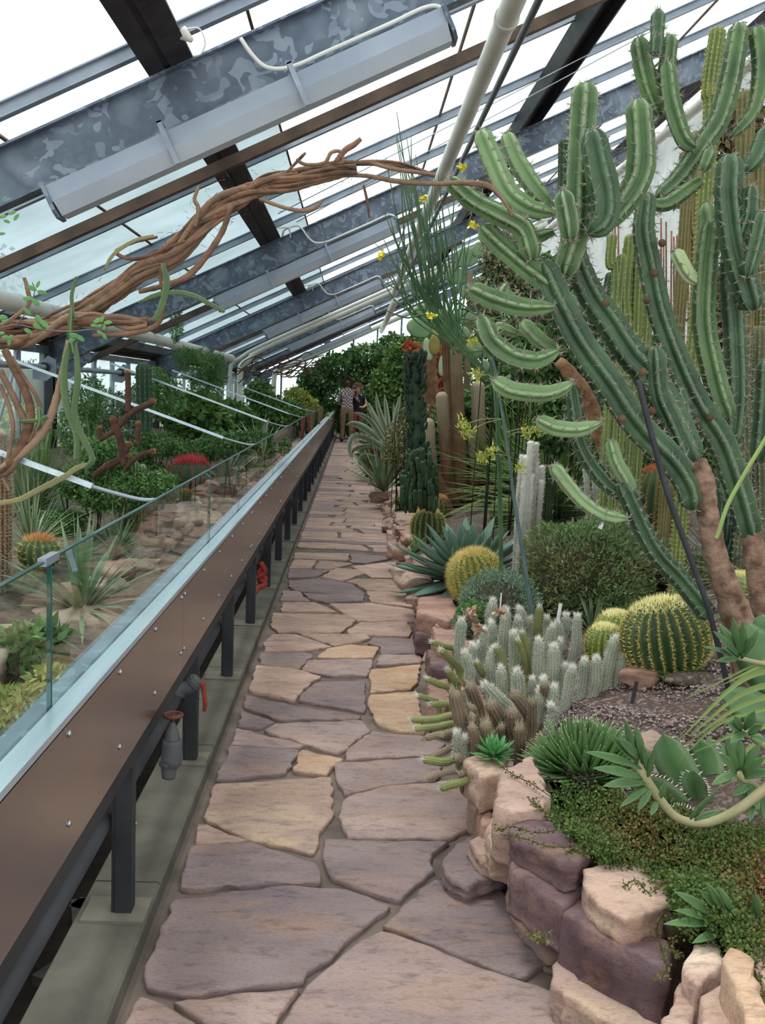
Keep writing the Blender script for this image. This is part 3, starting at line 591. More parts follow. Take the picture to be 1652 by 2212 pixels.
bt = thing('ball_valve', 'iron elbow with red lever handle beside the second post', 'valve', W(405, 1480, 3.4)); V_ = lambda x, y: W(x, y, 3.5)
mb = MB(); tube(mb, [V_(386, 1500), V_(392, 1490), V_(412, 1482), V_(428, 1466)], .024, 14, 14); tube(mb, [V_(415, 1478), V_(424, 1470)], .03, 12); mb.build('elbow', iron, bt)
mb = MB(); tube(mb, [V_(430, 1474), V_(437, 1478), V_(440, 1492), V_(443, 1520), V_(441, 1536)], [.010, .011, .007, .008, .006], 8, 24); mb.build('lever', redh, bt)
mb = MB(); tube(mb, [W(563, 1215, 6.3), W(572, 1235, 6.3), W(560, 1250, 6.3), W(572, 1262, 6.3), W(548, 1275, 6.2), W(540, 1285, 6.1)], .018, 8, 60)
tube(mb, [W(570, 1225, 6.32), W(560, 1240, 6.32), W(572, 1250, 6.32), W(562, 1262, 6.32), W(544, 1290, 6.1)], .018, 8, 60); o = mb.build('red_hose', redh, org=W(560, 1250, 6.3)); tag(o, 'coiled bright red hose lying behind the posts under the barrier', 'hose')
# green leaves and cut wood in the dark trench
for q, (x, y, Y, l, a_) in enumerate([(180, 1985, 2.15, .22, .3), (215, 1970, 2.2, .2, 1.2), (160, 2080, 1.95, .26, -.5)]):
    c = G(x, y, -.12); mb = MB(); box(mb, c, (l*.3, l*.9, .03), [[cos(a_), -sin(a_), 0], [sin(a_), cos(a_), 0], [0, 0, 1]]); o = mb.build('wood_scrap', M('grey_scrap', hx('3e3c3a'), hx('55514c'), 9, .9, .3), org=c, smooth=False)
    tag(o, ['dusty slat standing highest in the dark pipe trench', 'dusty wood scrap against the curb in the pipe trench', 'dusty wood scrap lying lowest in the dark pipe trench'][q], 'wood scrap', 'scraps in the pipe trench')
#@@PLANTS
# ---------------------------------------------------------------- stones edging the right bed
edge = thing('stone_edging', 'stacked sandstone blocks edging the bed along the right of the path', 'stone edging', (.6, 3, 0))
NR = [  # colour, z top, thickness, outline of the top face in photo pixels
('pi', .36, .17, [(1085,1663),(1146,1632),(1190,1722),(1165,1748),(1107,1754),(1070,1738)]),
('dp', .33, .075, [(1100,1790),(1130,1766),(1190,1772),(1276,1840),(1250,1868),(1222,1872),(1170,1837),(1118,1813)]),
('dp', .255, .125, [(1103,1826),(1126,1815),(1200,1850),(1258,1900),(1255,1930),(1213,1959),(1160,1925),(1106,1880)]),
('cr', .31, .085, [(1257,1876),(1292,1866),(1371,1862),(1445,1908),(1456,1955),(1350,1985),(1295,1955),(1262,1912)]),
('dp', .24, .15, [(1208,1965),(1260,1925),(1330,1985),(1462,2040),(1440,2092),(1339,2045),(1276,2010)]),
('ta', .10, .11, [(1192,2080),(1222,2045),(1320,2090),(1430,2155),(1480,2230),(1340,2225),(1194,2128)]),
('pu', .065, .06, [(955,1865),(984,1821),(1026,1800),(1108,1868),(1078,1889),(1008,1914),(966,1892)]),
('pi', .125, .06, [(1012,1815),(1039,1801),(1071,1813),(1115,1845),(1105,1872),(1039,1852)]),
('cr', .20, .10, [(1052,1785),(1071,1752),(1106,1775),(1114,1820),(1059,1829)]),
('rp', .17, .16, [(1030,1738),(1059,1703),(1080,1724),(1060,1782),(1041,1780)]),
('ta', .11, .11, [(1010,1709),(1043,1715),(1038,1757),(1014,1740)]),
('ta', .11, .10, [(1093,1888),(1118,1884),(1215,1962),(1208,2004),(1158,1983),(1118,1943)]),
('pu', .05, .06, [(1135,1955),(1165,1975),(1215,2025),(1212,2065),(1180,2060),(1140,2010)]),
('cr', .30, .22, [(1472,2092),(1497,2038),(1552,2035),(1568,2081),(1508,2132)]),
('pi', .24, .26, [(1418,2220),(1468,2118),(1512,2145),(1495,2235),(1450,2300)]),
('cr', .30, .24, [(1512,2148),(1560,2122),(1596,2160),(1590,2240),(1517,2250)]),
('oc', .39, .22, [(1558,2066),(1576,2042),(1618,2060),(1655,2175),(1660,2250),(1618,2230),(1588,2150)]),
('cr', .33, .2, [(1600,2010),(1680,2010),(1700,2150),(1650,2130)]),
('rp', .25, .13, [(905,1285),(940,1268),(975,1292),(992,1322),(968,1342),(900,1322)]),
('dp', .14, .12, [(893,1335),(930,1330),(945,1352),(935,1375),(900,1368)]),
('rp', .20, .16, [(930,1345),(985,1340),(1000,1380),(985,1410),(945,1400)]),
('dp', .15, .14, [(920,1405),(950,1395),(985,1420),(975,1450),(935,1445)]),
('rp', .14, .14, [(925,1470),(965,1465),(985,1500),(960,1530),(925,1510)]),
('rp', .30, .2, [(1290,1500),(1330,1495),(1372,1560),(1360,1590),(1310,1580)]),
('ta', .38, .15, [(1372,1582),(1410,1575),(1438,1590),(1430,1625),(1382,1615)]),
('cr', .30, .12, [(1000,1640),(1040,1625),(1095,1640),(1085,1668),(1040,1680)]),
]
for q, (c, zt, t_, P) in enumerate(NR):
    mb = MB(); slab(mb, [G(x, y, zt) for x, y in P], zt, t_, .010, .005, seed=50+q, bottom=.97, dome=.004, res=.02); mb.build('stone', ST[c], edge)
rs = np.random.RandomState(11); q = 0
def course(y0, y1, z0, dx, step=(.18, .38), hh=(.08, .12)):
    global q
    y = y0
    while y < y1:
        L = rs.uniform(*step); h = rs.uniform(*hh); x = wallx(y+L/2)+dx+rs.uniform(-.02, .03)
        mb = MB(); hull_rock(mb, (x, y+L/2, z0+h/2), (rs.uniform(.22, .34), L*1.08, h*1.15), rz=rs.uniform(-.25, .25)-.04, seed=200+q, flat=.25, tilt=(rs.uniform(-.06, .06), rs.uniform(-.1, .1)))
        mb.build('stone', ST[rs.choice(['pi', 'pi', 'rp', 'ta', 'cr', 'rp'])], edge); y += L*.97; q += 1
course(6.9, 24, -.03, .02, hh=(.09, .13)); course(6.95, 22, .07, .06, hh=(.08, .12)); course(7, 17, .15, .10, hh=(.08, .11)); course(3.3, 6.9, -.03, .05, hh=(.08, .12)); course(3.3, 6.8, .07, .10)
for (x, y, w_, zc, c) in [(860, 1195, 40, .16, 'rp'), (875, 1245, 45, .17, 'cr'), (905, 1265, 60, .22, 'pi'), (880, 1270, 30, .08, 'ta'), (845, 1000, 36, .4, 'cr'), (850, 1035, 38, .25, 'pi'), (830, 1075, 34, .15, 'rp')]:
    P = G(x, y, zc); w_ = w_*P[1]/F*1.2; mb = MB(); hull_rock(mb, P, (w_, w_*1.3, w_*.6), rs.rand(), seed=400+x, flat=.3); mb.build('stone', ST[c], edge)
def boulder(lab, x, y, wpx, c, hr=.5, left=False, dz=0, grp=None):
    P = (TLG if left else TG)(x, y); w_ = wpx*P[1]/F; mb = MB(); hull_rock(mb, P+A([0, 0, w_*hr*.25+dz]), (w_, w_*.8, w_*hr), seed=x*3+y, rz=x*.1, flat=.3); o = mb.build('boulder', ST[c], org=P); tag(o, lab, 'rock', grp)
boulder('smooth reddish rock in front of the big golden barrel cactus', 1392, 1470, 105, 'rp', .45)
boulder('reddish rock half hidden behind the blue-green agave', 1060, 1062, 40, 'rp', .6)
# gravel
mb = MB(); n = 9000; P = []
while len(P) < n:
    x, y = RS.uniform(1180, 1652), RS.uniform(1400, 1680); g = G(x, y, .35); P.append([g[0], g[1]])
P = A(P); Z = TR(P[:, 0], P[:, 1])+.004+.01*np.sin(P[:, 0]*23+P[:, 1]*17); s_ = RS.uniform(.003, .008, n)
R_ = nrm(RS.randn(n, 3, 3)); OCT = A([[1, 0, 0], [-1, 0, 0], [0, 1, 0], [0, -1, 0], [0, 0, .6], [0, 0, -.6]]); OF = A([[0, 2, 4], [2, 1, 4], [1, 3, 4], [3, 0, 4], [2, 0, 5], [1, 2, 5], [3, 1, 5], [0, 3, 5]])
V = np.concatenate([P, Z[:, None]], 1)[:, None]+OCT[None]*s_[:, None, None]*RS.uniform(.6, 1.4, (n, 6, 1)); mb.add(V.reshape(-1, 3), (OF[None]+np.arange(n)[:, None, None]*6).reshape(-1, 3), np.repeat(RS.rand(n)**2, 6))
o = mb.build('gravel', pebm, smooth=False); tag(o, 'pinkish grey gravel in front of the big golden barrel cactus', 'gravel', kind='stuff')

# ---------------------------------------------------------------- cactus makers
cg = dict(a=M('cactus_green', hx('3a5632'), hx('587846'), 7, .45, .25, 50, k=hx('b4c49e'), spec=.4), b=M('cactus_blue_green', hx('2a422c'), hx('42603e'), 7, .45, .25, 50, k=hx('8ea488'), spec=.4),  # k: light catching the rib crests, put into the colour
          l=M('cactus_light', hx('5f7e50'), hx('84a070'), 3, .48, .12, 30, k=hx('b8c8a0'), spec=.4), p=M('cactus_pale', hx('a9c08c'), hx('bccd9c'), 3, .5, .05, 30, k=hx('d0d8b0')),
          d=M('cactus_dark', hx('263f2c'), hx('345238'), 4, .6, .05, 30, k=hx('4c6a4a')), o=M('cactus_olive', hx('5a6a3a'), hx('71803f'), 4, .6, .05, 30, k=hx('98a060')))
spd = M('dark_spines', hx('8a8278'), hx('b0a898'), 30, .6); spw = M('pale_spines', hx('cfc8b4'), hx('e6e0cc'), 30, .7); spy = M('golden_spines', hx('d9c568'), hx('eadc8c'), 12, .6, k=hx('9a5a28'))
spo = M('orange_spines', hx('a86a38'), hx('c89050'), 12, .6, k=hx('b04a20')); spr = M('red_spines', hx('a82a30'), hx('c84248'), 12, .6); hairw = M('white_hair', hx('ddd8cc'), hx('eeebe2'), 20, .9); hairt = M('tan_hair', hx('a59c86'), hx('c2baa4'), 20, .9)
barkm = M('cactus_bark', hx('5c4638'), hx('a08270'), 22, .95, .9, 60, k=hx('58704a')); scar = M('cut_scar', hx('4c3828'), hx('6e5440'), 20, .9, .3)
woodm = M('vine_bark', hx('422c22'), hx('7c5844'), 22, .9, .5, 60, k=hx('a48a72'), stretch=(1, 1, 1))
def areoles(P, R, T, N, B, a, f, ribs, ds, skip0=0):
    """points on the rib crests every ds metres"""
    L = np.concatenate([[0], np.cumsum(np.linalg.norm(np.diff(P, axis=0), axis=1))]); n = max(2, int(L[-1]/ds)); s_ = np.linspace(L[-1]*skip0, L[-1]*.995, n)
    it = lambda X: np.stack([np.interp(s_, L, X[:, c]) for c in range(3)], 1)
    p, nn, b, t = it(P), it(N), it(B), it(T); r = np.interp(s_, L, R); O, D = [], []
    for i in range(ribs):
        an = a[0]+i*2*pi/ribs; d = nn*cos(an)+b*sin(an); O.append(p+d*r[:, None]*.985); D.append(d)
    return np.concatenate(O), nrm(np.concatenate(D)), np.tile(t, (ribs, 1))
def spine_part(parent, mat, O, D, n, L, w, spread=1.0, name='spines', tipk=0):
    P = np.repeat(O, n, 0); d = np.repeat(D, n, 0)+RS.randn(len(O)*n, 3)*spread; mb = MB(); spikes(mb, P, d, RS.uniform(.5, 1.1, len(P))*L, w, tipk); o = mb.build(name, mat, parent); o['kind'] = 'stuff'; return o
def arm(par, name, pts, Y, wpx, ribs, mat, sp=(spd, 5, .032, .0016, .034), tip=1.0, amp=.36, rot=0, k=0., org=None, lab=None, wav=.03, cut=.5, world=False, bark=0, skip0=0):
    P = pts if world else px(pts, Y); r = list(wpx) if world else [pr(w_, Y) for w_ in (wpx if hasattr(wpx, '__len__') else [wpx])]
    r = r if len(r) > 1 else r[0]
    L = sum(np.linalg.norm(P[i+1]-P[i]) for i in range(len(P)-1)); mb = MB(); inf = tube(mb, P, r, ribs=ribs, amp=amp, seg=max(10, int(L/.022)), tip=tip, rot=rot, k=k, wav=wav, cut=cut); o = mb.build(name, mat, par)
    if lab: o['label'] = lab
    if sp:
        O, D, _ = areoles(*inf, ribs, sp[4], skip0); spine_part(o, sp[0], O, D, sp[1], sp[2], sp[3], .8)
    return o
# ---------------------------------------------------------------- great blue-green candelabra cactus, near right
YC = 3.35
big = thing('candelabra_cactus', 'large branching blue-green candelabra cactus with many upcurved arms on a brown trunk', 'cactus', W(1640, 1490, YC))
mb = MB(); tube(mb, px([(1650, 1500), (1612, 1400), (1578, 1290), (1545, 1200), (1527, 1100), (1518, 1040), (1500, 1000)], YC), [pr(w_, YC) for w_ in (110, 84, 62, 52, 46, 52, 52)], 16, 50, wav=.04); mb.build('trunk', barkm, big)
arms = [ # mat, widths, dY, pts (base to tip)
('b', (56, 66, 66, 64), 0, [(1497,1100),(1487,1050),(1450,993),(1390,933),(1354,887),(1316,828),(1253,740),(1211,661),(1182,598)]),
('b', (80, 66, 60, 50), .10, [(1495,1010),(1450,900),(1396,803),(1362,765),(1316,694),(1278,640),(1249,577),(1240,540)]),
('a', (46, 44, 48), 0.05, [(1205,640),(1207,598),(1228,556),(1245,493),(1252,440)]),
('a', (60, 60, 62), .02, [(1215,600),(1245,500),(1250,400),(1256,300),(1262,215)]),
('b', (45, 62, 66, 58), -.10, [(1272,505),(1302,480),(1308,434),(1295,368),(1284,312)]),
('a', (40, 56, 62, 56), -.04, [(1300,490),(1329,460),(1362,418),(1383,368),(1384,300),(1380,246)]),
('a', (38, 50, 48), -.14, [(1232,520),(1228,480),(1220,438)]),
('l', (28, 46, 48, 44), 0, [(1195,462),(1144,451),(1098,418),(1069,359),(1046,304)]),
('l', (26, 42, 42, 36), .08, [(1195,448),(1157,409),(1119,351),(1100,306)]),
('a', (46, 48, 46, 40), -.05, [(1150,560),(1144,531),(1128,493),(1086,468),(1023,435),(985,402)]),
('a', (52, 54, 52, 50), 0, [(1190,620),(1169,602),(1136,577),(1086,535),(1058,508)]),
('a', (30, 44, 46, 44), -.08, [(1198,664),(1128,665),(1065,648),(1034,634)]),
('a', (28, 46, 48, 46), -.1, [(1207,758),(1161,780),(1107,772),(1061,738),(1046,706)]),
('l', (26, 36, 36), .12, [(1210,760),(1169,736),(1140,708)]),
('l', (20, 36, 42, 40), -.08, [(1238,824),(1211,841),(1169,850),(1107,843),(1084,832)]),
('l', (20, 36, 38, 36), -.05, [(1299,913),(1250,928),(1200,925),(1176,915)]),
('b', (34, 38, 36, 34), .05, [(1366,1077),(1314,1048),(1274,1000),(1250,953),(1243,900),(1236,850)]),
('l', (26, 32, 34, 34), -.06, [(1356,1121),(1307,1114),(1260,1085),(1227,1048),(1204,1018)]),
('l', (28, 34, 32), .02, [(1368,1066),(1354,1037),(1332,1000),(1322,966)]),
('b', (46, 44, 42, 40), .02, [(1530,1335),(1514,1308),(1468,1251),(1421,1201),(1391,1151),(1364,1090),(1350,1060)]),
('b', (60, 50, 48, 46), .06, [(1490,1010),(1455,920),(1425,850),(1418,775)]),
('b', (50, 40, 36), .14, [(1495,1010),(1478,930),(1468,860)]),
('a', (30, 36, 30), .2, [(1290,700),(1330,725),(1260,690),(1240,672)]),
('a', (24, 28, 28), .2, [(1375,765),(1320,768),(1290,762)]),
('a', (24, 30, 30), .12, [(1195,500),(1160,512),(1140,508)]),
('l', (24, 28, 26), .25, [(1115,650),(1090,634),(1090,628)]),
('l', (20, 24, 24), .2, [(1118,720),(1080,706),(1068,716)]),
]
for q, (mt_, wd, dy, pts) in enumerate(arms):
    tip = 1.1; arm(big, 'arm', pts, YC+dy, wd, 6 if wd[0] > 30 else 5, cg[mt_], rot=.3*q, tip=tip, cut=.55 if mt_ in 'al' else .35)
for x, y in [(1308, 655), (1388, 803), (1408, 888), (1343, 905)]:
    mb = MB(); c = W(x, y, YC-.075); d = nrm(C0-c); tube(mb, [c+d*-.02, c+d*.006], [.013, .014], 12); o = mb.build('cut_scar', scar, big)
# second trunk, right: wavy stem with the upper crown
big2 = thing('candelabra_cactus', 'second candelabra cactus rising at the right edge with a crown against the roof', 'cactus', W(1650, 1340, 3.6)); YD = 3.6
mb = MB(); tube(mb, px([(1655, 1360), (1643, 1290), (1630, 1200), (1622, 1150)], YD), [pr(w_, YD) for w_ in (56, 50, 48, 46)], 14, 24); mb.build('trunk', barkm, big2)
arms2 = [
('b', (60, 62, 58, 54, 50, 44), 0, [(1622,1165),(1600,1080),(1560,960),(1517,891),(1484,828),(1446,736),(1421,661),(1404,577),(1390,500),(1395,440)]),
('a', (34, 42, 46, 48, 44), .05, [(1418,430),(1466,385),(1511,320),(1551,260),(1576,175),(1594,75)]),
('a', (34, 44, 42), .10, [(1425,250),(1405,200),(1391,150),(1383,105)]),
('a', (30, 38, 40, 36), .02, [(1500,318),(1476,300),(1451,225),(1442,155)]),
('b', (28, 32), .05, [(1418,100),(1421,40)]), ('b', (26, 30), .0, [(1414,120),(1417,92)]), ('a', (34, 38, 34), .1, [(1455,250),(1440,170),(1446,95)]),
('a', (22, 30, 40, 40), .05, [(1578,296),(1626,240),(1644,150),(1638,80)]),
('a', (24, 30), -.05, [(1518,368),(1530,338)]),
('b', (50, 60, 62, 58), -.12, [(1628,670),(1613,619),(1588,535),(1574,430),(1576,366)]),
('b', (34, 40, 40), -.15, [(1600,520),(1618,470),(1622,425)]), ('b', (30, 40, 42), -.05, [(1608,372),(1632,340),(1648,300)]),
('b', (34, 40, 42), -.2, [(1615,600),(1636,520),(1645,480)]),
('a', (48, 52, 50, 46), .0, [(1572,905),(1546,828),(1521,703),(1525,577),(1533,505)]),
('b', (48, 50, 50, 46), .06, [(1580,960),(1590,850),(1586,720),(1578,600),(1580,560)]),
('l', (36, 42, 40), .12, [(1530,560),(1534,500),(1530,460)]), ('p', (26, 34, 34), .0, [(1510,612),(1485,590),(1466,556)]),
('a', (30, 34, 30), .0, [(1402,440),(1440,440),(1490,405),(1500,398)]),
('b', (50, 46, 44), .1, [(1640,1000),(1650,900),(1655,800)]),
('l', (24, 26, 26), .5, [(1570,1080),(1566,1010),(1568,985)]), ('l', (20, 22), .5, [(1585,1075),(1590,1010)]),
]
for q, (mt_, wd, dy, pts) in enumerate(arms2): arm(big2, 'arm', pts, YD+dy, wd, 6 if wd[0] > 30 else 5, cg[mt_], rot=.25*q, tip=1.1, cut=.45)
for x, y in [(1414, 590), (1430, 525), (1600, 662), (1397, 648), (1532, 902), (1504, 910)]:
    mb = MB(); c = W(x, y, YD-.08); d = nrm(C0-c); tube(mb, [c-d*.02, c+d*.006], [.014, .012], 12); mb.build('cut_scar', scar, big2)
P1('support_hose', 'black support hose leaning along the brown cactus trunk', 'hose', px([(1378, 820), (1392, 880), (1410, 950), (1440, 1060), (1482, 1180), (1525, 1300), (1552, 1400), (1576, 1500)], 3.2), pr(13, 3.2), blackp, 10, 60)
# columns behind, golden ribs
def column_cluster(name, lab, stems, Y, mat, ribs, sp, base=None, grp=None, amp=.28, tip=1.0, part='stem', cut=.6, k=0., cat='cactus', wav=.02, down=0.0):
    B = base if base is not None else px([stems[0][1][0]], Y)[0]
    t = thing(name, lab, cat, B, grp)
    for q, (w_, pts) in enumerate(stems):
        w_ = w_ if hasattr(w_, '__len__') else (w_*.9, w_, w_)
        P = px(pts, Y)
        if down: g = P[0].copy(); g[2] -= down; P = [g]+P
        arm(t, part, P, Y, [pr(x, Y) for x in w_], ribs, mat, sp=sp, rot=.37*q, amp=amp, tip=tip, cut=cut, k=k, world=True, wav=wav)
    return t
column_cluster('columnar_cactus', 'cluster of olive green ribbed columns behind the wavy candelabra stem', [(26, [(1352, 760), (1350, 640), (1360, 520)]), (26, [(1372, 765), (1378, 640), (1385, 500), (1388, 470)]), (24, [(1338, 770), (1336, 660), (1345, 560)]), (26, [(1392, 770), (1398, 680), (1394, 590)]), (22, [(1330, 620), (1318, 570), (1322, 515)])], 5.2, cg['o'], 7, (spw, 4, .016, .0007, .03), down=1.2)
column_cluster('columnar_cactus', 'green column cactus with an orange woolly tip beside the tallest near arm', [(26, [(1222, 560), (1218, 430), (1219, 312)])], 7.5, cg['d'], 9, (spo, 4, .02, .0008, .03), down=2.0)
column_cluster('columnar_cactus', 'yellow-green spiny column cactus below the top right corner', [(34, [(1530, 330), (1532, 200), (1549, 75)])], 4.6, cg['o'], 10, (spy, 5, .018, .0009, .022), down=2.6)
column_cluster('columnar_cactus', 'tall brownish ribbed columns at the far right behind the crown', [(40, [(1610, 700), (1606, 420), (1612, 215)]), (36, [(1640, 760), (1636, 500), (1640, 330)]), (34, [(1508, 640), (1500, 480), (1505, 300)]), (30, [(1480, 500), (1486, 400), (1482, 340)])], 5.2, M('olive_brown_cactus', hx('5c5a3c'), hx('7a7448'), 5, .8, .2, 40, k=hx('8f8a60')), 11, (spo, 4, .018, .0008, .03), down=2.2)
column_cluster('columnar_cactus', 'grey-stemmed columns crowding the bed at the right edge', [(34, [(1640, 1150), (1636, 900), (1640, 720)]), (30, [(1612, 1000), (1608, 850), (1614, 740)]), (30, [(1660, 1100), (1662, 900), (1660, 650)])], 4.8, M('grey_green_cactus', hx('48523c'), hx('66684c'), 5, .8, .2, 40, k=hx('7a7a5c')), 9, (spw, 4, .02, .0008, .03), down=.6)
column_cluster('columnar_cactus', 'low dark green column cacti between the two brown trunks', [(20, [(1560, 1130), (1552, 1060), (1556, 1000)]), (18, [(1582, 1130), (1580, 1060), (1578, 1010)]), (20, [(1600, 1120), (1602, 1050), (1600, 1000)])], 4.9, cg['d'], 6, (spw, 3, .012, .0007, .03), down=.4)
column_cluster('columnar_cactus', 'dark green columns in the shade left of the cut branch stubs', [(26, [(1330, 960), (1325, 880), (1312, 820)]), (30, [(1360, 980), (1372, 900), (1368, 840)]), (24, [(1300, 760), (1308, 660), (1318, 600)]), (20, [(1330, 720), (1342, 620), (1340, 560)])], 6.3, cg['d'], 7, (spw, 3, .014, .0007, .03), down=.5)
# bamboo rods and white strips at the wall
t = thing('cane_screen', 'row of thin rusty brown canes standing before the white wall', 'canes', (4.6, 9, 1.2))
for q in range(26):
    x = 1322+q*7.4+RS.uniform(-2, 2); yt = 470+RS.uniform(0, 70); Yq = 10.5+RS.uniform(-.3, .3); a, b = W(x, 760, Yq), W(x+RS.uniform(-2, 2), yt, Yq); mb = MB(); tube(mb, [a, b], .009, 6); mb.build('cane', M('rusty_cane', hx('7a4a34'), hx('96664c'), 9, .8) if q == 0 else bpy.data.materials['rusty_cane'], t)
# ---------------------------------------------------------------- brown felted candelabra
YB = TG(1000, 1092)[1]
fel = M('brown_felted_cactus', hx('583e2c'), hx('74543c'), 9, .95, .4, 90, k=hx('cfc3ac'), spec=.1)
fc = thing('felted_column_cactus', 'brown felted cactus with pale-tipped columns curving up from one base', 'cactus', W(1000, 1090, YB))
for q, (w_, k_, pts) in enumerate([(30, .55, [(992,1088),(960,1062),(935,1020),(927,975),(924,918)]), (28, .5, [(985,1085),(970,1040),(963,980),(958,900),(955,860)]), (30, .0, [(995,1088),(984,1020),(976,900),(970,780),(967,685)]),
        (26, .2, [(1003,1086),(998,1020),(993,930),(988,850),(985,760)]), (27, .4, [(1002,1088),(1020,1062),(1028,1020),(1024,975),(1022,945)]), (30, .55, [(1008,1088),(1032,1050),(1040,1000),(1034,920),(1032,838)])]):
    P = px(pts, YB+.04*(q % 3)); mb = MB(); inf = tube(mb, P, pr(w_, YB), ribs=16, amp=.12, seg=60, tip=1.0, cut=.12, k=[.0, .0, .05, k_*.6, max(k_, .3)]); s_ = mb.build('column', fel, fc)
    O, D, _ = areoles(*inf, 16, .03); spine_part(s_, M('felt_spines', hx('8c6448'), hx('b08a68'), 20, .9) if q == 0 else bpy.data.materials['felt_spines'], O, D, 3, .011, .0006)
    e = P[-1]; O = e+nrm(RS.randn(120, 3)*[1, 1, .5]+[0, 0, .6])*pr(w_, YB)*.8; spine_part(s_, hairw, O+[0, 0, .0], O-e+[0, 0, .01], 1, .02, .001, .1, 'woolly_tip')
# ---------------------------------------------------------------- white woolly columns
wool = M('white_wool', hx('85837a'), hx('a09e92'), 30, 1, .6, 120, k=hx('f2f0ea'), spec=.05)
def woolly(lab, stems, Y, name='old_man_cactus'):
    t = thing(name, lab, 'cactus', W(*stems[0][1][0], Y))
    for q, (w_, pts) in enumerate(stems):
        P = px(pts, Y+.05*(q % 3)); g = P[0].copy(); g[2] -= .12; mb = MB(); L = np.linalg.norm(P[-1]-P[0]); sg = max(12, int(L/.02))
        inf = tube(mb, [g]+P, pr(w_*.78, Y), 16, sg, tip=1.0, k=[0, .05, .2, .45, 1.0], wav=.08); s_ = mb.build('column', wool, t)
        m_ = 500; ix = RS.randint(3, len(inf[0])-1, m_); an = RS.rand(m_)*2*pi; d = inf[3][ix]*np.cos(an)[:, None]+inf[4][ix]*np.sin(an)[:, None]; O = inf[0][ix]+d*inf[1][ix][:, None]*.95
        spine_part(s_, hairw, O, d+A([0, 0, .4]), 1, .013, .0007, .5, 'wool')
woolly('clump of white woolly column cacti right of the flower stalk', [(20, [(1134, 1146), (1140, 1050), (1146, 960)]), (17, [(1150, 1050), (1156, 1000), (1158, 962)]), (15, [(1113, 1198), (1118, 1090), (1127, 988)]), (19, [(1121, 1198), (1130, 1080), (1137, 990)]), (17, [(1150, 1120), (1154, 1050), (1158, 1002)]), (19, [(1166, 1060), (1170, 1040), (1170, 1013)]), (18, [(1138, 1160), (1144, 1090), (1147, 1030)]), (19, [(1160, 1141), (1166, 1080), (1168, 1044)])], 5.4)
woolly('pair of white woolly columns behind the low curved arm', [(18, [(1272, 1110), (1268, 1060), (1266, 1018)]), (22, [(1292, 1120), (1288, 1070), (1286, 1036)]), (20, [(1308, 1120), (1307, 1080), (1306, 1060)])], 5.6)
woolly('white woolly column showing above the diagonal stem', [(22, [(1312, 1010), (1308, 960), (1307, 920)])], 5.9)

# ---------------------------------------------------------------- barrels
def barrel(lab, c, rx, h, ribs, mat, smat, sl=.03, n=6, rz=0, sx=1., tilt=0., lean=0., nm='barrel_cactus', ds=.018, crk=0., cgold=.3, w=.0011, low=None, grp=None):
    t = thing(nm, lab, 'cactus', c, grp); na, nt_ = ribs*4, 22; ph = np.linspace(-.5*pi+.25, .5*pi, nt_); a = np.arange(na)*2*pi/na
    cst = np.abs(np.cos(ribs*a/2)); f = 1-.17*(1-cst**.8); rr = np.cos(ph)**.75; zz = np.sin(ph)
    Rl = A([[cos(lean), 0, -sin(lean)], [0, 1, 0], [sin(lean), 0, cos(lean)]])@A([[cos(rz), -sin(rz), 0], [sin(rz), cos(rz), 0], [0, 0, 1]])
    def pt(p_, a_, g): return (np.stack([np.cos(a_)*rx*sx*np.cos(p_)**.75*g, np.sin(a_)*rx*np.cos(p_)**.75*g, h/2*np.sin(p_)+0*a_], -1))@Rl.T+A(c)+A([0, 0, h*.46])
    PH, AA = np.meshgrid(ph, a, indexing='ij'); V = pt(PH, AA, f[None]*np.ones((nt_, 1))); i = np.arange(nt_-1)[:, None]*na; j = np.arange(na)[None]
    mb = MB(); mb.add(V.reshape(-1, 3), np.stack([i+j, i+(j+1) % na, i+na+(j+1) % na, i+na+j], -1).reshape(-1, 4), (cst[None]**10*cgold*np.ones((nt_, 1))).ravel()); body = mb.build('body', mat, t)
    pa = np.arange(-.35*pi, .47*pi, ds/(h/2)*.9); O, D = [], []
    for r_ in range(ribs):
        a_ = np.full(len(pa), r_*2*pi/ribs); o_ = pt(pa, a_, 1.); d = pt(pa, a_, 1.3)-o_; O.append(o_); D.append(nrm(d)+A([0, 0, .25])*np.sin(pa)[:, None])
    O = np.concatenate(O); D = np.concatenate(D); spine_part(t, smat, O, D, n, sl, w, .6)
    m_ = 420; pa = RS.uniform(.30*pi, .5*pi, m_); a_ = RS.rand(m_)*2*pi; o_ = pt(pa, a_, 1.)
    mb = MB(); spikes(mb, o_, A([0, 0, 1.])+.8*(o_-pt(np.full(m_, .1), a_, .2))*8+RS.randn(m_, 3)*.4, RS.uniform(.6, 1.2, m_)*sl, w*1.3, crk); mb.build('crown', low or smat, t, kind='stuff')
    return t
gb = M('barrel_green', hx('2c4526'), hx('40603a'), 5, .55, k=hx('b09a48')); gbl = M('barrel_light_green', hx('5e7838'), hx('768e48'), 5, .55, k=hx('c0b060'))
spyc = M('crown_spines', hx('ece094'), hx('f6efb4'), 12, .6, k=hx('a85820'))
def at(x, y, left=False): return (TLG if left else TG)(x, y)
Pb = at(1432, 1452); s = Pb[1]/F
barrel('largest golden barrel cactus with a broad yellow ridge, lower right bed', Pb, 86*s, 172*s, 26, gb, spy, .026, 6, sx=1.18, rz=.0, lean=.22, w=.0013, low=spyc)
P_ = at(1302, 1432); s = P_[1]/F; barrel('small golden barrel cactus touching the largest one, front of the pair', P_, 42*s, 88*s, 18, gbl, spy, .022, 7, w=.0011, low=spyc)
P_ = at(1328, 1402); s = P_[1]/F; barrel('small golden barrel cactus touching the largest one, rear of the pair', P_, 48*s, 86*s, 20, gbl, spy, .022, 7, w=.0011, low=spyc)
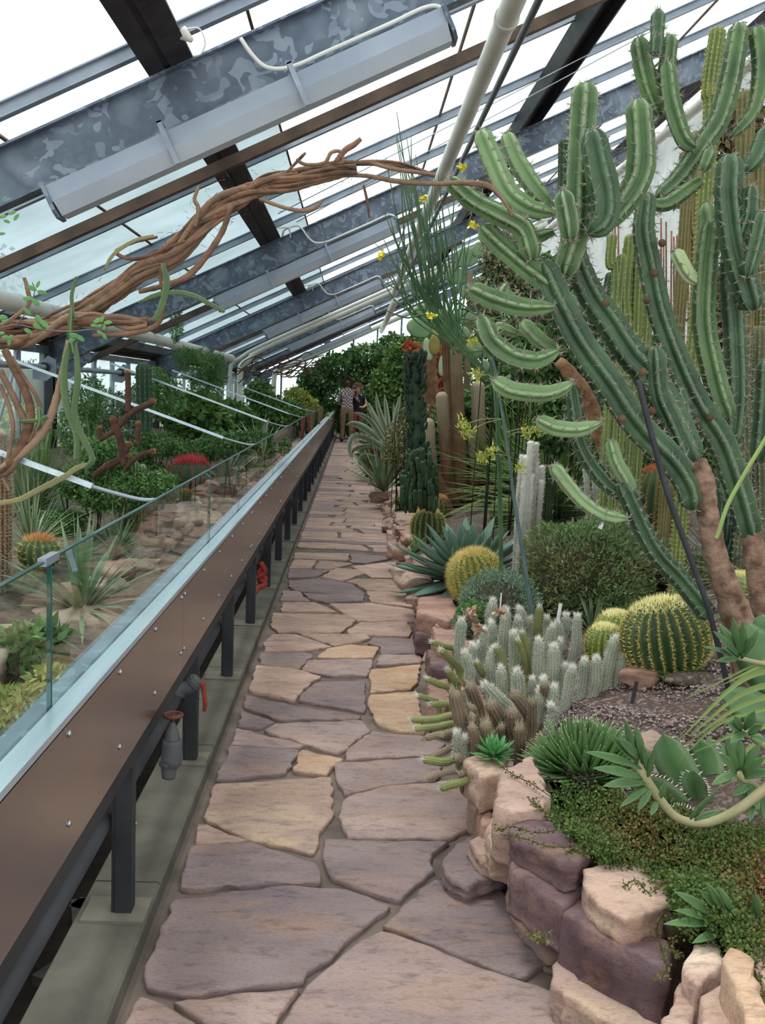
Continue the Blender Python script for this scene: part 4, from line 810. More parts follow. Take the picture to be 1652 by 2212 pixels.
P_ = at(1018, 1268); P_ = W(1024, 1296, P_[1]-.30); s = P_[1]/F; barrel('bushy golden barrel cactus with an orange streaked crown before the agave', P_, 52*s, 112*s, 22, gbl, spy, .042, 12, sx=1.1, lean=.3, w=.0020, crk=.5, ds=.016)
P_ = at(1415, 1150); s = P_[1]/F; barrel('tall barrel cactus with rust red crown behind the diagonal stems', P_, 52*s, 150*s, 16, gb, spo, .035, 6, w=.0013, crk=.9, ds=.03)
P_ = at(922, 1172); s = P_[1]/F; barrel('small golden spined barrel cactus tucked left behind the agave', P_, 38*s, 76*s, 18, gb, spy, .03, 7, w=.0013, crk=.4)
P_ = at(945, 1120); s = P_[1]/F; barrel('orange spined barrel cactus above the small barrel behind the agave', P_, 28*s, 50*s, 16, gb, spo, .035, 6, w=.0014)
P_ = at(1598, 1285); s = P_[1]/F; barrel('pale yellow barrel cactus between the brown trunks at right', P_, 36*s, 50*s, 18, gbl, spy, .02, 6, low=spyc)
P_ = at(1090, 1135); s = P_[1]/F; barrel('smooth green cushion cactus behind the agave leaves', P_, 36*s, 62*s, 20, M('moss_green', hx('5c6a3c'), hx('6e7c48'), 9, .8, k=hx('8a8a58')), spw, .008, 3, w=.0006)
P_ = at(1055, 1090); s = P_[1]/F; barrel('clustered small green barrel cactus behind the felted columns', P_, 24*s, 40*s, 14, gb, spo, .02, 4)

# ---------------------------------------------------------------- agaves and rosettes
def rosette(lab, c, n, L, w_, mat, nm='agave', lo=.05, hi=1.45, droop=0., curl=.15, chan=.25, prof=None, k=(0, 0), edgek=0., part='leaf', teeth=None, tips=None, jitter=.08, seg=6, ph=2.399, cat='succulent', az=None, vary=.12, thick=.10, tipk=None, ls=None):
    t = thing(nm, lab, cat, c)
    for q in range(n):
        u = (q+.5)/n; el = hi-(hi-lo)*u**.85+RS.uniform(-1, 1)*jitter; a_ = q*ph+RS.uniform(-.1, .1) if az is None else az[q]
        d = A([cos(a_)*cos(el), sin(a_)*cos(el), sin(el)]); side = A([-sin(a_), cos(a_), 0]); ll = L*(.62+.38*min(1, u*2.2))*RS.uniform(1-vary, 1+vary)*(1 if ls is None else ls[0]+(ls[1]-ls[0])*u)
        mb = MB(); e = blade(mb, A(c)+d*.012, d, ll, w_*(.75+.25*u), side, droop=droop*u, curl=curl, chan=chan, prof=prof, k=k, edgek=edgek, seg=seg, thick=thick)
        if tips: spikes(mb, e[0][None]-e[1]*.004, e[1][None], [tips], [tips*.12], 1.0)
        o = mb.build(part, mat, t)
        if teeth:
            Pm, ww, sd, U = e[2], e[3], e[4], e[5]; O, D = [], []
            for i_ in np.linspace(.3, len(Pm)-1.4, teeth[1]):
                i0 = int(i_); f_ = i_-i0; p = Pm[i0]*(1-f_)+Pm[i0+1]*f_; w2 = ww[i0]*(1-f_)+ww[i0+1]*f_
                for sg in (-1, 1): O.append(p+sd*sg*w2+U[i0]*w2*chan); D.append(sd*sg+RS.randn(3)*.2)
            mb = MB(); spikes(mb, A(O), A(D), teeth[2], teeth[2]*.18); x = mb.build('teeth', teeth[0], o); x['kind'] = 'stuff'
    return t
agm = M('agave_blue_green', hx('4c685a'), hx('648270'), 5, .6, .03, 30, k=hx('88a08e'), spec=.3); agp = ([0, .25, .6, .85, 1], [.6, .85, 1, .55, .02])
Pa = W(1008, 1248, at(1010, 1235)[1]-.25); s = Pa[1]/F
rosette('large blue-green agave rosette with broad pointed leaves beside the path', Pa, 66, 165*s, 42*s, agm, lo=-.40, hi=1.4, curl=.10, prof=agp, chan=.3, k=(0, .3))
mb = MB(); n = 120; a_ = RS.rand(n)*2*pi; leaves(mb, Pa+A([0, 0, -.05])+np.stack([np.cos(a_), np.sin(a_), 0*a_], 1)*.06, np.stack([np.cos(a_), np.sin(a_), RS.uniform(-.5, -.1, n)], 1), RS.uniform(.12, .2, n), .1); o = mb.build('dead_leaves', M('dead_leaf', hx('4c3c30'), hx('7c6450'), 9, .9), org=Pa); tag(o, 'dry brown dead leaves hanging under the blue-green agave', 'dead leaves', kind='stuff')
varm = M('variegated_leaf', hx('4c6450'), hx('5e7860'), 4, .6, k=hx('f0ecd0'))
Yg = 13.5; sv = Yg/F; va = thing('agave', 'striped agave with cream-edged leaves arching over the path', 'succulent', W(842, 992, Yg))
def pblade(par, pts, Y, wpx, mat, name='leaf', prof=([0, .2, .5, .8, 1], [1, .8, .95, .6, .03]), edgek=1., seg=14, face=None):
    P = smooth_pts(px(pts, Y), seg); T = nrm(np.gradient(P, axis=0)); vd = nrm(P-C0); S = nrm(np.cross(T, vd)+A([0, .35, 0])); S = nrm(S-T*(S*T).sum(1, keepdims=True)); U = np.cross(S, T); ww = (np.interp(np.linspace(0, 1, seg), *prof)*wpx*.5*Y/F)[:, None]
    ring = np.stack([P+S*ww, P+S*ww*.58+U*ww*.08, P-U*ww*.18, P-S*ww*.58+U*ww*.08, P-S*ww, P+U*ww*.25], 1); n = 6; i = np.arange(seg-1)[:, None]*n; j = np.arange(n)[None]
    mb = MB(); mb.add(ring.reshape(-1, 3), [np.stack([i+j, i+(j+1) % n, i+n+(j+1) % n, i+n+j], -1).reshape(-1, 4), np.arange(n)[::-1]], np.tile([1*edgek, .35*edgek, 0, .35*edgek, 1*edgek, .2], seg)); return mb.build(name, mat, par)
for q, (wd, pts) in enumerate([(20,[(836,970),(803,937),(770,917),(746,917)]),(20,[(832,974),(795,948),(766,943),(755,963),(757,992)]),(11,[(825,966),(788,963),(762,974),(761,995)]),(15,[(839,978),(821,941),(795,904),(762,890)]),(15,[(843,985),(825,934),(803,890),(790,864)]),(14,[(843,978),(832,926),(817,882),(812,846)]),
        (13,[(843,978),(839,926),(834,882),(830,850)]),(13,[(845,978),(850,926),(858,882),(866,850)]),(13,[(847,978),(861,934),(878,900)]),(22,[(817,955),(832,975),(845,992)]),(11,[(822,990),(785,984),(777,1004),(794,1029)]),(14,[(850,980),(880,950),(900,948),(906,965)]),(12,[(846,978),(852,920),(850,870)]),(12,[(842,978),(828,940),(806,900),(800,880)]),(13,[(850,985),(872,965),(890,968),(896,985)]),(12,[(838,985),(812,1000),(800,1020)])]):
    pblade(va, [(a_, b_, -.3*(abs(a_-842)/90)*(1 if q % 2 else -.4)) for a_, b_ in pts], Yg, wd, varm)
Pq = at(1263, 1690); s = Pq[1]/F
vic = M('victoria_leaf', hx('3e6a2a'), hx('5c8e3c'), 8, .45, k=hx('d8dcc4'))
vb = thing('hedgehog_agave', 'dense dome of short green blade leaves with pale tips, lower right', 'succulent', Pq)
n = 235
for q in range(n):
    u = (q+.5)/n; el = 1.5-1.5*u**.75; a_ = q*2.399; d = A([cos(a_)*cos(el)*1.05, sin(a_)*cos(el), sin(el)]); o_ = A(Pq)+A([cos(a_)*cos(el)*.09, sin(a_)*cos(el)*.07, .03+.05*sin(el)]); mb = MB()
    e = blade(mb, o_, d+RS.randn(3)*.08, 80*s*1.15*RS.uniform(.85, 1.1), 14*s, A([-sin(a_), cos(a_), 0]), curl=.12, chan=.1, prof=([0, .5, .85, 1], [.7, 1, .8, .15]), seg=3, thick=.2, k=(0, .15)); spikes(mb, e[0][None]-e[1]*.003, e[1][None], [.008], [.0016], 1.); mb.build('leaf', vic, vb)
P_ = W(1068, 1632, at(1068, 1660)[1]-.1); s = P_[1]/F
rosette('small green succulent rosette at the foot of the hairy cactus clump', P_, 46, 46*s, 13*s, M('small_rosette', hx('4c8a4c'), hx('66a464'), 8, .5, k=hx('8ab888')), lo=-.25, hi=1.5, curl=.2, prof=([0, .5, .8, 1], [.6, 1, .7, .05]), seg=4, nm='succulent_rosette')
P_ = W(1200, 1345, at(1200, 1345)[1]); s = P_[1]/F
rosette('pale green leafy rosette behind the hairy cactus clump', P_, 26, 60*s, 26*s, M('pale_rosette', hx('6c9468'), hx('88ac7c'), 8, .5, k=hx('a4c090')), lo=.2, hi=1.3, curl=.1, prof=([0, .5, .8, 1], [.5, .9, 1, .3]), seg=4, nm='succulent_rosette')
Yt = 2.85; tg = thing('agave', 'broad dark green agave with white hooked teeth at the right edge', 'succulent', W(1505, 1765, Yt)); tam = M('toothed_agave', hx('41693f'), hx('5e8a52'), 6, .5, k=hx('b8c8a0')); wt = M('white_teeth', hx('dcd6c8'), hx('f0ece2'), 9, .5)
for q, (wd, pts) in enumerate([(92,[(1505,1752),(1478,1690),(1450,1635),(1432,1585)]),(88,[(1515,1752),(1520,1690),(1522,1640),(1512,1600)]),(80,[(1490,1760),(1440,1725),(1400,1700),(1372,1680)]),(84,[(1525,1755),(1560,1690),(1582,1640),(1590,1598)]),(80,[(1530,1762),(1585,1725),(1625,1700),(1660,1665)]),(78,[(1500,1775),(1450,1772),(1410,1768)]),(70,[(1520,1780),(1570,1785),(1620,1775)]),(60,[(1512,1745),(1500,1700),(1498,1665)]),(46,[(1516,1745),(1540,1660),(1530,1590)])]):
    o = pblade(tg, [(a_, b_, (.06, .0, -.10, .05, -.02, -.2, -.2, -.05, .12)[q]*(i_/len(pts))) for i_, (a_, b_) in enumerate(pts)], Yt+(.05, .08, -.03, .07, 0, -.08, -.06, -.04, .1)[q], wd, tam, prof=([0, .3, .6, .85, 1], [.55, .9, 1, .7, .04]), edgek=.5)
    V = np.array([v.co for v in o.data.vertices])+A(tg['_org']); R6 = V.reshape(-1, 6, 3); O = np.concatenate([R6[2:-1, 0], R6[2:-1, 4]]); Cn = np.concatenate([R6[2:-1, 2]]*2); mb = MB(); spikes(mb, O, (O-Cn)+RS.randn(len(O), 3)*.006, .013, .0025); x = mb.build('teeth', wt, o); x['kind'] = 'stuff'
P_ = at(1280, 1370); s = P_[1]/F
def land(c):                                         # slide a plant along its sight line until it stands on the bed
    T_ = TR if c[0] > 0 else TL; c = A(c); t = 1.
    while t < 2.2:
        P = C0+(c-C0)*t
        if P[2] <= T_(P[0], P[1])+.005: return P, t
        t += .01
    c[2] = T_(c[0], c[1]); return c, 1.
def spiky(lab, c, n, L, w_, mat, nm='yucca', lo=.1, hi=1.4, droop=.15, grp=None, cat='plant', k=0., fold=.2, half=None):
    c, q_ = land(c); L *= q_; w_ *= q_; mb = MB(); el = RS.uniform(lo, hi, n); a_ = RS.rand(n)*2*pi if half is None else RS.uniform(half[0], half[1], n); ll = L*RS.uniform(.6, 1.1, n)
    for q in range(n):
        d = A([cos(a_[q])*cos(el[q]), sin(a_[q])*cos(el[q]), sin(el[q])]); side = A([-sin(a_[q]), cos(a_[q]), 0]); t = np.linspace(0, 1, 6)[:, None]; P = A(c)+d*ll[q]*t+A([0, 0, -1])*droop*ll[q]*t**2*cos(el[q]); ww = w_/2*np.interp(t, [0, .3, .7, 1], [.7, 1, .7, .05]); up = np.cross(side, d)
        V = np.stack([P-side*ww+up*ww*fold, P-up*ww*.2, P+side*ww+up*ww*fold], 1).reshape(-1, 3); i = np.arange(5)[:, None]*3+A([0, 1])[None]; mb.add(V, np.stack([i, i+1, i+4, i+3], -1).reshape(-1, 4), RS.rand()*.8 if k is None else k)
    o = mb.build(nm, mat, org=c); return tag(o, lab, cat, grp, 'thing')
grs = M('grey_green_blade', hx('4c6650'), hx('6c8468'), 9, .6, k=hx('9aa87c'), trans=.1); grn = M('green_blade', hx('3c6434'), hx('5a8444'), 9, .6, k=hx('92a860'), trans=.15); grb = M('blue_blade', hx('5c7a74'), hx('7c968c'), 9, .6, k=hx('9ab0a4'), trans=.1)
spiky('grey-green thread-leaved tuft left of the small golden barrels', P_, 46, 100*s, 5*s, grs, lo=.5, hi=1.5, k=None)
#@@P2
# ---------------------------------------------------------------- hairy white cactus clump by the path
hm = M('hairy_cactus', hx('7a8672'), hx('949c88'), 8, .7, .1, 60, k=hx('b4b8a4')); hg = M('hairy_cactus_green', hx('6c7a44'), hx('8a9058'), 8, .7, .1, 60, k=hx('a8aa78')); hb = M('hairy_cactus_old', hx('6e5f50'), hx('8c7a66'), 8, .9, .2, 60, k=hx('a08e78'))
oc = thing('hairy_cactus_clump', 'sprawling clump of white-haired cactus fingers beside the path', 'cactus', W(1090, 1600, 3.45))
def ox(p): return (860+p[0]/2.753, 1250+p[1]/2.753)
HC = [  # kind, width, base, tip (in a local tracing frame), Y
('w',62,(375,500),(375,275)),('w',58,(560,330),(558,160)),('w',60,(622,470),(640,215)),('w',58,(690,380),(712,262)),('w',62,(682,540),(690,350)),('g',48,(835,380),(840,185)),('w',40,(880,330),(884,248)),('w',48,(982,340),(998,240)),
('w',52,(1028,505),(1062,250)),('w',50,(945,400),(950,285)),('w',48,(882,490),(912,308)),('w',60,(832,650),(834,392)),('w',54,(955,510),(952,395)),('w',70,(912,665),(924,440)),('w',58,(560,630),(562,445)),('w',54,(412,640),(402,465)),
('w',44,(470,490),(476,412)),('w',46,(498,490),(512,325)),('w',48,(550,430),(556,285)),('g',44,(530,600),(470,505)),('w',58,(616,700),(612,560)),('w',70,(704,725),(710,580)),('w',44,(800,705),(797,620)),('w',54,(866,730),(866,622)),
('w',60,(930,800),(925,672)),('w',46,(972,665),(986,540)),('w',62,(1000,725),(1032,560)),('w',62,(1090,675),(1108,515)),('w',68,(1158,685),(1178,508)),('w',72,(1228,665),(1282,390)),('w',68,(1300,665),(1322,500)),('w',54,(845,780),(842,690)),('w',52,(905,830),(915,775)),
('g',46,(800,600),(740,330)),('g',44,(770,600),(720,380)),('w',44,(780,330),(778,260)),('w',50,(740,300),(728,200)),('b',54,(470,300),(425,215)),('w',40,(1110,640),(1060,660)),('g',50,(640,620),(590,420)),('w',48,(420,560),(440,420)),
('g',36,(340,430),(212,380)),('g',46,(372,560),(266,435)),('g',42,(310,660),(180,600)),('g',34,(235,745),(128,698)),('g',40,(335,762),(208,748)),('g',44,(345,818),(95,838)),('g',42,(350,868),(112,892)),('b',44,(350,918),(175,945)),
('g',50,(360,1075),(165,1078)),('b',62,(505,1110),(350,1068)),('b',36,(365,1158),(180,1188)),('g',50,(510,1165),(265,1242)),('b',42,(350,1000),(215,1055)),('b',84,(400,960),(338,700)),('b',62,(505,905),(436,775)),('b',58,(475,960),(440,830)),
('w',44,(352,1055),(348,935)),('w',50,(394,1055),(388,965)),('b',62,(455,1055),(440,890)),('w',78,(690,815),(540,660)),('b',92,(705,955),(675,805)),('b',60,(797,905),(800,740)),('b',48,(598,1000),(612,890)),('b',74,(480,800),(430,650)),('g',46,(350,640),(300,550)),('g',40,(560,760),(760,745)),('b',40,(420,920),(270,930)),('b',44,(480,1140),(380,1160)),
('b',90,(620,920),(560,760)),('b',80,(560,1040),(520,880)),('b',70,(720,1040),(720,900)),('b',80,(780,830),(700,700)),('b',60,(900,760),(870,640))]
mats = dict(w=hm, g=hg, b=hb)
for q, (kd, wd, b_, t_) in enumerate(HC):
    bp, tp = ox(b_), ox(t_); Yq = np.clip(np.interp(bp[1], [1380, 1480, 1560, 1690], [4.25, 3.85, 3.5, 3.12]), 3, 4.4)
    P0, P2 = W(*bp, Yq), W(*tp, Yq-(.0 if kd == 'w' else .06)); root = P0+(A(oc['_org'])-P0)*.08-A([0, 0, .08]); mid = (P0+P2)/2+RS.randn(3)*.005
    r_ = wd/2.753/2*Yq/F*1.03; nr = 11
    mb = MB(); inf = tube(mb, [root, P0, mid, P2], [r_*.8, r_*.95, r_, r_*.93], ribs=nr, amp=.16, seg=26, tip=.9, k=.05, cut=.35, wav=.02); s_ = mb.build('stem', mats[kd], oc)
    O, D, _ = areoles(*inf, nr, .010 if kd == 'w' else .014, .25); spine_part(s_, hairw if kd == 'w' else hairt, O, D+A([0, 0, -.2]), 4 if kd == 'w' else 2, .016 if kd == 'w' else .011, .0006 if kd == 'w' else .0005, .9, 'hairs')
    e = inf[0][-4]; dd = nrm(P2-mid); m_ = 90 if kd == 'w' else 26; O = e+nrm(RS.randn(m_, 3)+dd)*r_*.7; spine_part(s_, hairw if kd != 'b' else hairt, O, np.tile(dd, (m_, 1)), 1, .028, .0009, .5, 'tuft')
# withered flowers on the clump
for x, y in [(430, 215), (600, 200), (330, 700), (400, 640), (480, 300), (520, 670), (690, 800)]:
    c = W(*ox((x, y)), 3.7); mb = MB(); n = 16; leaves(mb, np.tile(c, (n, 1))+RS.randn(n, 3)*.006, RS.randn(n, 3)+[0, -.4, .5], .03, .35, RS.rand(n)); mb.build('withered_flower', M('withered_flower', hx('6a4838'), hx('a88468'), 20, .9, k=hx('c8a890')) if x == 430 else bpy.data.materials['withered_flower'], oc)
# ---------------------------------------------------------------- mounded cushions and filler foliage
def cushion(lab, c, rad, n, L, mat, cat='shrub', nm='cushion_shrub', wr=.22, kfn=None, out=1.0, low=-.2, grp=None, fold=.25, jit=.08, core=None, lump=.12):
    D = nrm(RS.randn(n, 3)*[1, 1, 1]); D[:, 2] = np.where(D[:, 2] < low, -D[:, 2]*.5, D[:, 2]); ph = RS.rand(6)*6
    lm = 1+lump*(np.sin(D[:, 0]*5+ph[0])*np.sin(D[:, 1]*6+ph[1])+np.sin(D[:, 2]*7+ph[2]+D[:, 0]*4)*.6)
    P = A(c)+D*A(rad)*(lm*RS.uniform(1-jit*2, 1+jit*.3, n))[:, None]; d = D*out+RS.randn(n, 3)*.6+[0, 0, .3]
    k = RS.rand(n)**2 if kfn is None else kfn(P, n); mb = MB(); leaves(mb, P, d, RS.uniform(.6, 1.2, n)*L, wr, k, fold)
    t = thing(nm, lab, cat, c, grp); mb.build('foliage', mat, t, kind='stuff')
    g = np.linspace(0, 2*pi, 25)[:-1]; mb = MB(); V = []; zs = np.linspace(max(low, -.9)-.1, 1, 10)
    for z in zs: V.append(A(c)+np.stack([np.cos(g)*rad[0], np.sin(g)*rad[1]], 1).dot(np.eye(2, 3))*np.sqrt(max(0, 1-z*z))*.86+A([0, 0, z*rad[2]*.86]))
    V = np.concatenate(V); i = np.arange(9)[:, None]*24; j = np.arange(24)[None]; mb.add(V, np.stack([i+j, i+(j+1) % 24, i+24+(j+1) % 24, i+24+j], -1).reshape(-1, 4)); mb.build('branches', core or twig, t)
    return t
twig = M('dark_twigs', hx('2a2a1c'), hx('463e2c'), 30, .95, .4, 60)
fol = dict(w=M('olive_leaf', hx('565e3c'), hx('74784c'), 9, .8, k=hx('9a8c64'), trans=.1), m=M('mound_leaf', hx('607a4a'), hx('829c68'), 14, .7, k=hx('8a6448'), trans=.1), bl=M('blueish_leaf', hx('5e7a62'), hx('7a967c'), 14, .7, k=hx('8ea68c'), trans=.1),
           g=M('green_leaf', hx('3c6230'), hx('587f40'), 6, .6, k=hx('86a458'), trans=.25), d=M('deep_green_leaf', hx('385a30'), hx('50763e'), 6, .6, k=hx('76995a'), trans=.25), f=M('fern_green', hx('47703c'), hx('64904e'), 6, .7, k=hx('8cb070'), trans=.3),
           y=M('yellow_green_leaf', hx('7f8c3c'), hx('a4ac58'), 2, .7, k=hx('c4c478'), trans=.3), o=M('orange_leaf', hx('a8643c'), hx('c07c50'), 5, .7, k=hx('b03c34'), trans=.2), s=M('silver_leaf', hx('6c8468'), hx('8aa084'), 8, .7, k=hx('aab8a0'), trans=.2), r=M('rust_green', hx('46602c'), hx('62783c'), 14, .7, k=hx('8c5038'), trans=.1))
def kpat(P, n): return .7*np.clip(.35*(np.sin(P[:, 0]*9)+np.sin(P[:, 1]*7+2)+np.sin(P[:, 2]*11))+RS.uniform(-.3, .5, n), 0, 1)
P_ = W(1275, 1300, 4.75); s = P_[1]/F
cushion('large domed green shrub with russet tips beneath the candelabra arms', P_+A([0, .1, -.03]), (158*s, .32, 195*s), 22000, .030, fol['m'], wr=.18, kfn=kpat, low=-.15)
P_ = W(1075, 1345, 4.55); s = P_[1]/F
cushion('blue-green feathery cushion plant beside the bushy golden barrel', P_+A([0, .05, -.02]), (92*s, .24, 118*s), 12000, .022, fol['bl'], wr=.12, low=-.15)
P_ = W(1440, 1235, 5.0); s = P_[1]/F
cushion('dark green low shrub behind the largest golden barrel', P_, (85*s, .25, 60*s), 8000, .024, fol['m'], wr=.16)
P_ = W(1020, 1330, 4.35); s = P_[1]/F
cushion('bright green low succulent tuft on the rim stones', P_, (32*s, .07, 26*s), 900, .02, fol['f'], wr=.3)
# creeping groundcover, lower right, and trailing shoots on the stones
mb = MB(); P = []
poly = [(1170,1700),(1240,1690),(1320,1725),(1460,1740),(1652,1720),(1660,2120),(1560,2010),(1470,1990),(1440,1900),(1370,1850),(1290,1850),(1235,1810),(1190,1770)]
def inpoly(x, y, P):
    c = False; n = len(P)
    for i in range(n):
        (x1, y1), (x2, y2) = P[i], P[i-1]
        if (y1 > y) != (y2 > y) and x < (x2-x1)*(y-y1)/(y2-y1)+x1: c = not c
    return c
cnt = 0
while cnt < 9000:
    x, y = RS.uniform(1165, 1665), RS.uniform(1680, 2125)
    if inpoly(x, y, poly): P.append(G(x, y, .35)); cnt += 1
P = A(P); P[:, 2] = .325+.035*np.sin(P[:, 0]*13)*np.sin(P[:, 1]*11)+RS.uniform(-.03, .035, len(P))
P = np.repeat(P, 4, 0)+RS.randn(len(P)*4, 3)*.006
kk = np.clip(.5*np.sin(P[:, 0]*9+1)*np.sin(P[:, 1]*8)+(P[:, 0]-.95)*1.6+RS.uniform(-.3, .5, len(P)), 0, 1)
leaves(mb, P, RS.randn(len(P), 3)+[0, 0, .6], RS.uniform(.006, .012, len(P)), .4, kk)
gc = mb.build('creeping_groundcover', fol['r']); gc['kind'] = 'stuff'; tag(gc, 'creeping green and rust-red groundcover spilling over the front rocks', 'groundcover', kind='stuff')
mb = MB(); n = 24
V = []
for x in np.linspace(1150, 1670, 27):
    for y in np.linspace(1680, 2110, 22):
        if inpoly(x, y, poly): p = G(x, y, .30); box(mb, p+A([0, 0, -.02]), (.06, .06, .05), k=0)
cb = mb.build('moss_base', M('humus', hx('2c2a1a'), hx('40361f'), 20, 1, .5), smooth=True); tag(cb, 'dark crumbly humus under the creeping groundcover', 'soil', kind='stuff')
tr_ = thing('trailing_shoots', 'thin leafy shoots trailing down over the front sandstone blocks', 'shoots', G(1150, 1700, .35))
for pts in ([(1200,1730),(1150,1700),(1120,1680),(1085,1663)], [(1215,1790),(1160,1800),(1110,1790),(1070,1795)], [(1250,1830),(1190,1830),(1130,1815),(1080,1800)], [(1190,1760),(1165,1745),(1150,1720)], [(1440,1900),(1400,1930),(1370,1900),(1345,1915)], [(1450,1960),(1420,2010),(1440,2080),(1425,2110)], [(1480,1990),(1455,2040),(1470,2070)], [(1260,1850),(1240,1835),(1225,1840)], [(1190,2020),(1170,2025),(1150,2028)]):
    P = smooth_pts([G(x, y, .375 if y < 1990 else .28)+RS.randn(3)*.004 for x, y in pts], 26); mb = MB(); tube(mb, P, .0012, 5, 26); mb.build('stem', bpy.data.materials['dark_twigs'], tr_)
    mb = MB(); n = 90; ix = RS.randint(0, 26, n); leaves(mb, P[ix]+RS.randn(n, 3)*.005, RS.randn(n, 3), RS.uniform(.006, .011, n), .42, RS.rand(n)*.5); mb.build('leaves', fol['r'], tr_, kind='stuff')
# small weeds in the gravel
P_ = at(1500, 1470); s = P_[1]/F
cushion('sparse wiry green weed in the gravel beside the black hose', P_, (85*s, .08, 22*s), 700, .016, fol['g'], nm='weed', cat='weed', wr=.15, low=0, jit=.4, core=bpy.data.materials['gravel_ground'])

# ---------------------------------------------------------------- leafy sprawling plants, front right
ll = M('lance_leaf', hx('3e6238'), hx('5a7e4a'), 8, .5, k=hx('98b088'), trans=.1); stem_m = M('thorny_stem', hx('8a8a62'), hx('a49c78'), 10, .6, k=hx('6a8048'))
def sprawl(lab, Y, stempts, sw, shoots, thorns=True, nm='thorny_succulent_shrub'):
    t = thing(nm, lab, 'shrub', W(*stempts[0], Y)); P = px(stempts, Y); mb = MB(); inf = tube(mb, P, [pr(x, Y) for x in sw], 10, 50, tip=.8); st = mb.build('stem', stem_m, t)
    for (a, b, w_) in shoots:
        p0, p1 = W(*a, Y-.01), W(*b, Y-.03-RS.uniform(0, .05)); d = p1-p0; L = np.linalg.norm(d); side = nrm(np.cross(nrm(d), nrm(C0-p0)+A([0, 0, .5]))); mb = MB()
        blade(mb, p0, d, L, w_*.74*Y/F, side, droop=.10, chan=.35, prof=([0, .15, .5, .8, 1], [.3, .65, 1, .65, .05]), seg=8, thick=.04, curl=.05, k=(.0, .1), edgek=.35); mb.build('leaf', ll, t)
    if thorns:
        n = 26; ix = RS.randint(4, 45, n); D = RS.randn(n, 3); mb = MB(); spikes(mb, inf[0][ix], D, .022, .0012); o = mb.build('thorns', M('thorns', hx('a48a78'), hx('c0a890'), 9, .7) if 'thorns' not in bpy.data.materials else bpy.data.materials['thorns'], t); o['kind'] = 'stuff'
sprawl('arching thorny stem with long leaves in front of the hedgehog agave', 2.45, [(1680,1680),(1622,1728),(1570,1762),(1515,1778),(1460,1765),(1420,1720),(1392,1680),(1372,1645)], (26, 24, 22, 20, 20, 22, 24, 18), [((1385,1660),(1258,1610),30),((1388,1680),(1276,1648),34),((1378,1650),(1305,1568),30),((1380,1640),(1330,1585),34),((1372,1640),(1352,1545),26),((1390,1650),(1375,1560),28),((1395,1690),(1300,1690),34),((1400,1700),(1338,1738),24),((1398,1680),(1412,1610),20),((1400,1670),(1390,1600),24),((1408,1700),(1378,1748),26),((1425,1725),(1436,1690),22),((1420,1730),(1405,1760),22),((1490,1770),(1545,1700),18),((1500,1772),(1560,1745),22)])
sprawl('leafy shoot with narrow leaves above the lowest right corner rocks', 2.1, [(1720,2010),(1652,2003),(1600,2002),(1558,1996)], (26, 24, 22, 16), [((1560,1995),(1430,1985),34),((1555,1990),(1452,1955),30),((1550,1985),(1452,1912),34),((1560,1980),(1502,1905),22),((1570,1985),(1530,1893),30),((1590,1985),(1556,1903),30),((1570,2010),(1492,2030),32),((1600,2010),(1584,2080),34),((1610,1990),(1575,1960),30),((1640,1990),(1634,1922),32),((1625,2008),(1605,2050),34),((1650,2015),(1640,2070),30)])
sprawl('leafy whorl on a brown stem right of the toothed agave', 2.5, [(1700,1745),(1652,1715),(1615,1690),(1592,1672)], (24, 22, 20, 16), [((1590,1670),(1535,1690),30),((1592,1668),(1548,1618),32),((1595,1665),(1570,1590),34),((1600,1662),(1598,1588),34),((1604,1668),(1640,1600),36),((1606,1674),(1655,1628),36),((1608,1680),(1668,1660),34),((1600,1690),(1606,1738),30),((1612,1692),(1640,1745),34),((1630,1700),(1620,1770),34),((1640,1710),(1665,1790),34),((1625,1695),(1580,1715),28)])
sprawl('upright leafy sprig before the brown trunk above the gravel', 2.7, [(1700,1440),(1640,1432),(1598,1422)], (12, 11, 10), [((1597,1420),(1512,1386),16),((1597,1418),(1535,1350),26),((1598,1416),(1556,1338),30),((1598,1416),(1585,1325),26),((1600,1416),(1605,1335),30),((1604,1418),(1622,1370),24),((1594,1424),(1545,1424),22),((1600,1422),(1636,1352),28),((1592,1420),(1560,1395),20)], thorns=False, nm='leafy_sprig')
sprawl('leafy whorl below the broad ribbon leaves at the right edge', 2.5, [(1700,1640),(1652,1612),(1620,1590),(1600,1580)], (20, 18, 16, 14), [((1600,1580),(1566,1556),34),((1602,1578),(1590,1542),32),((1606,1576),(1628,1530),34),((1610,1582),(1575,1600),30),((1616,1586),(1652,1560),34),((1622,1592),(1655,1600),34)])
rib = M('ribbon_leaf', hx('62803e'), hx('7c9850'), 6, .5, k=hx('b4c480'), trans=.25)
t = thing('ribbon_leaf_plant', 'long arching light green ribbon leaves entering from the right edge', 'plant', W(1700, 1560, 2.7))
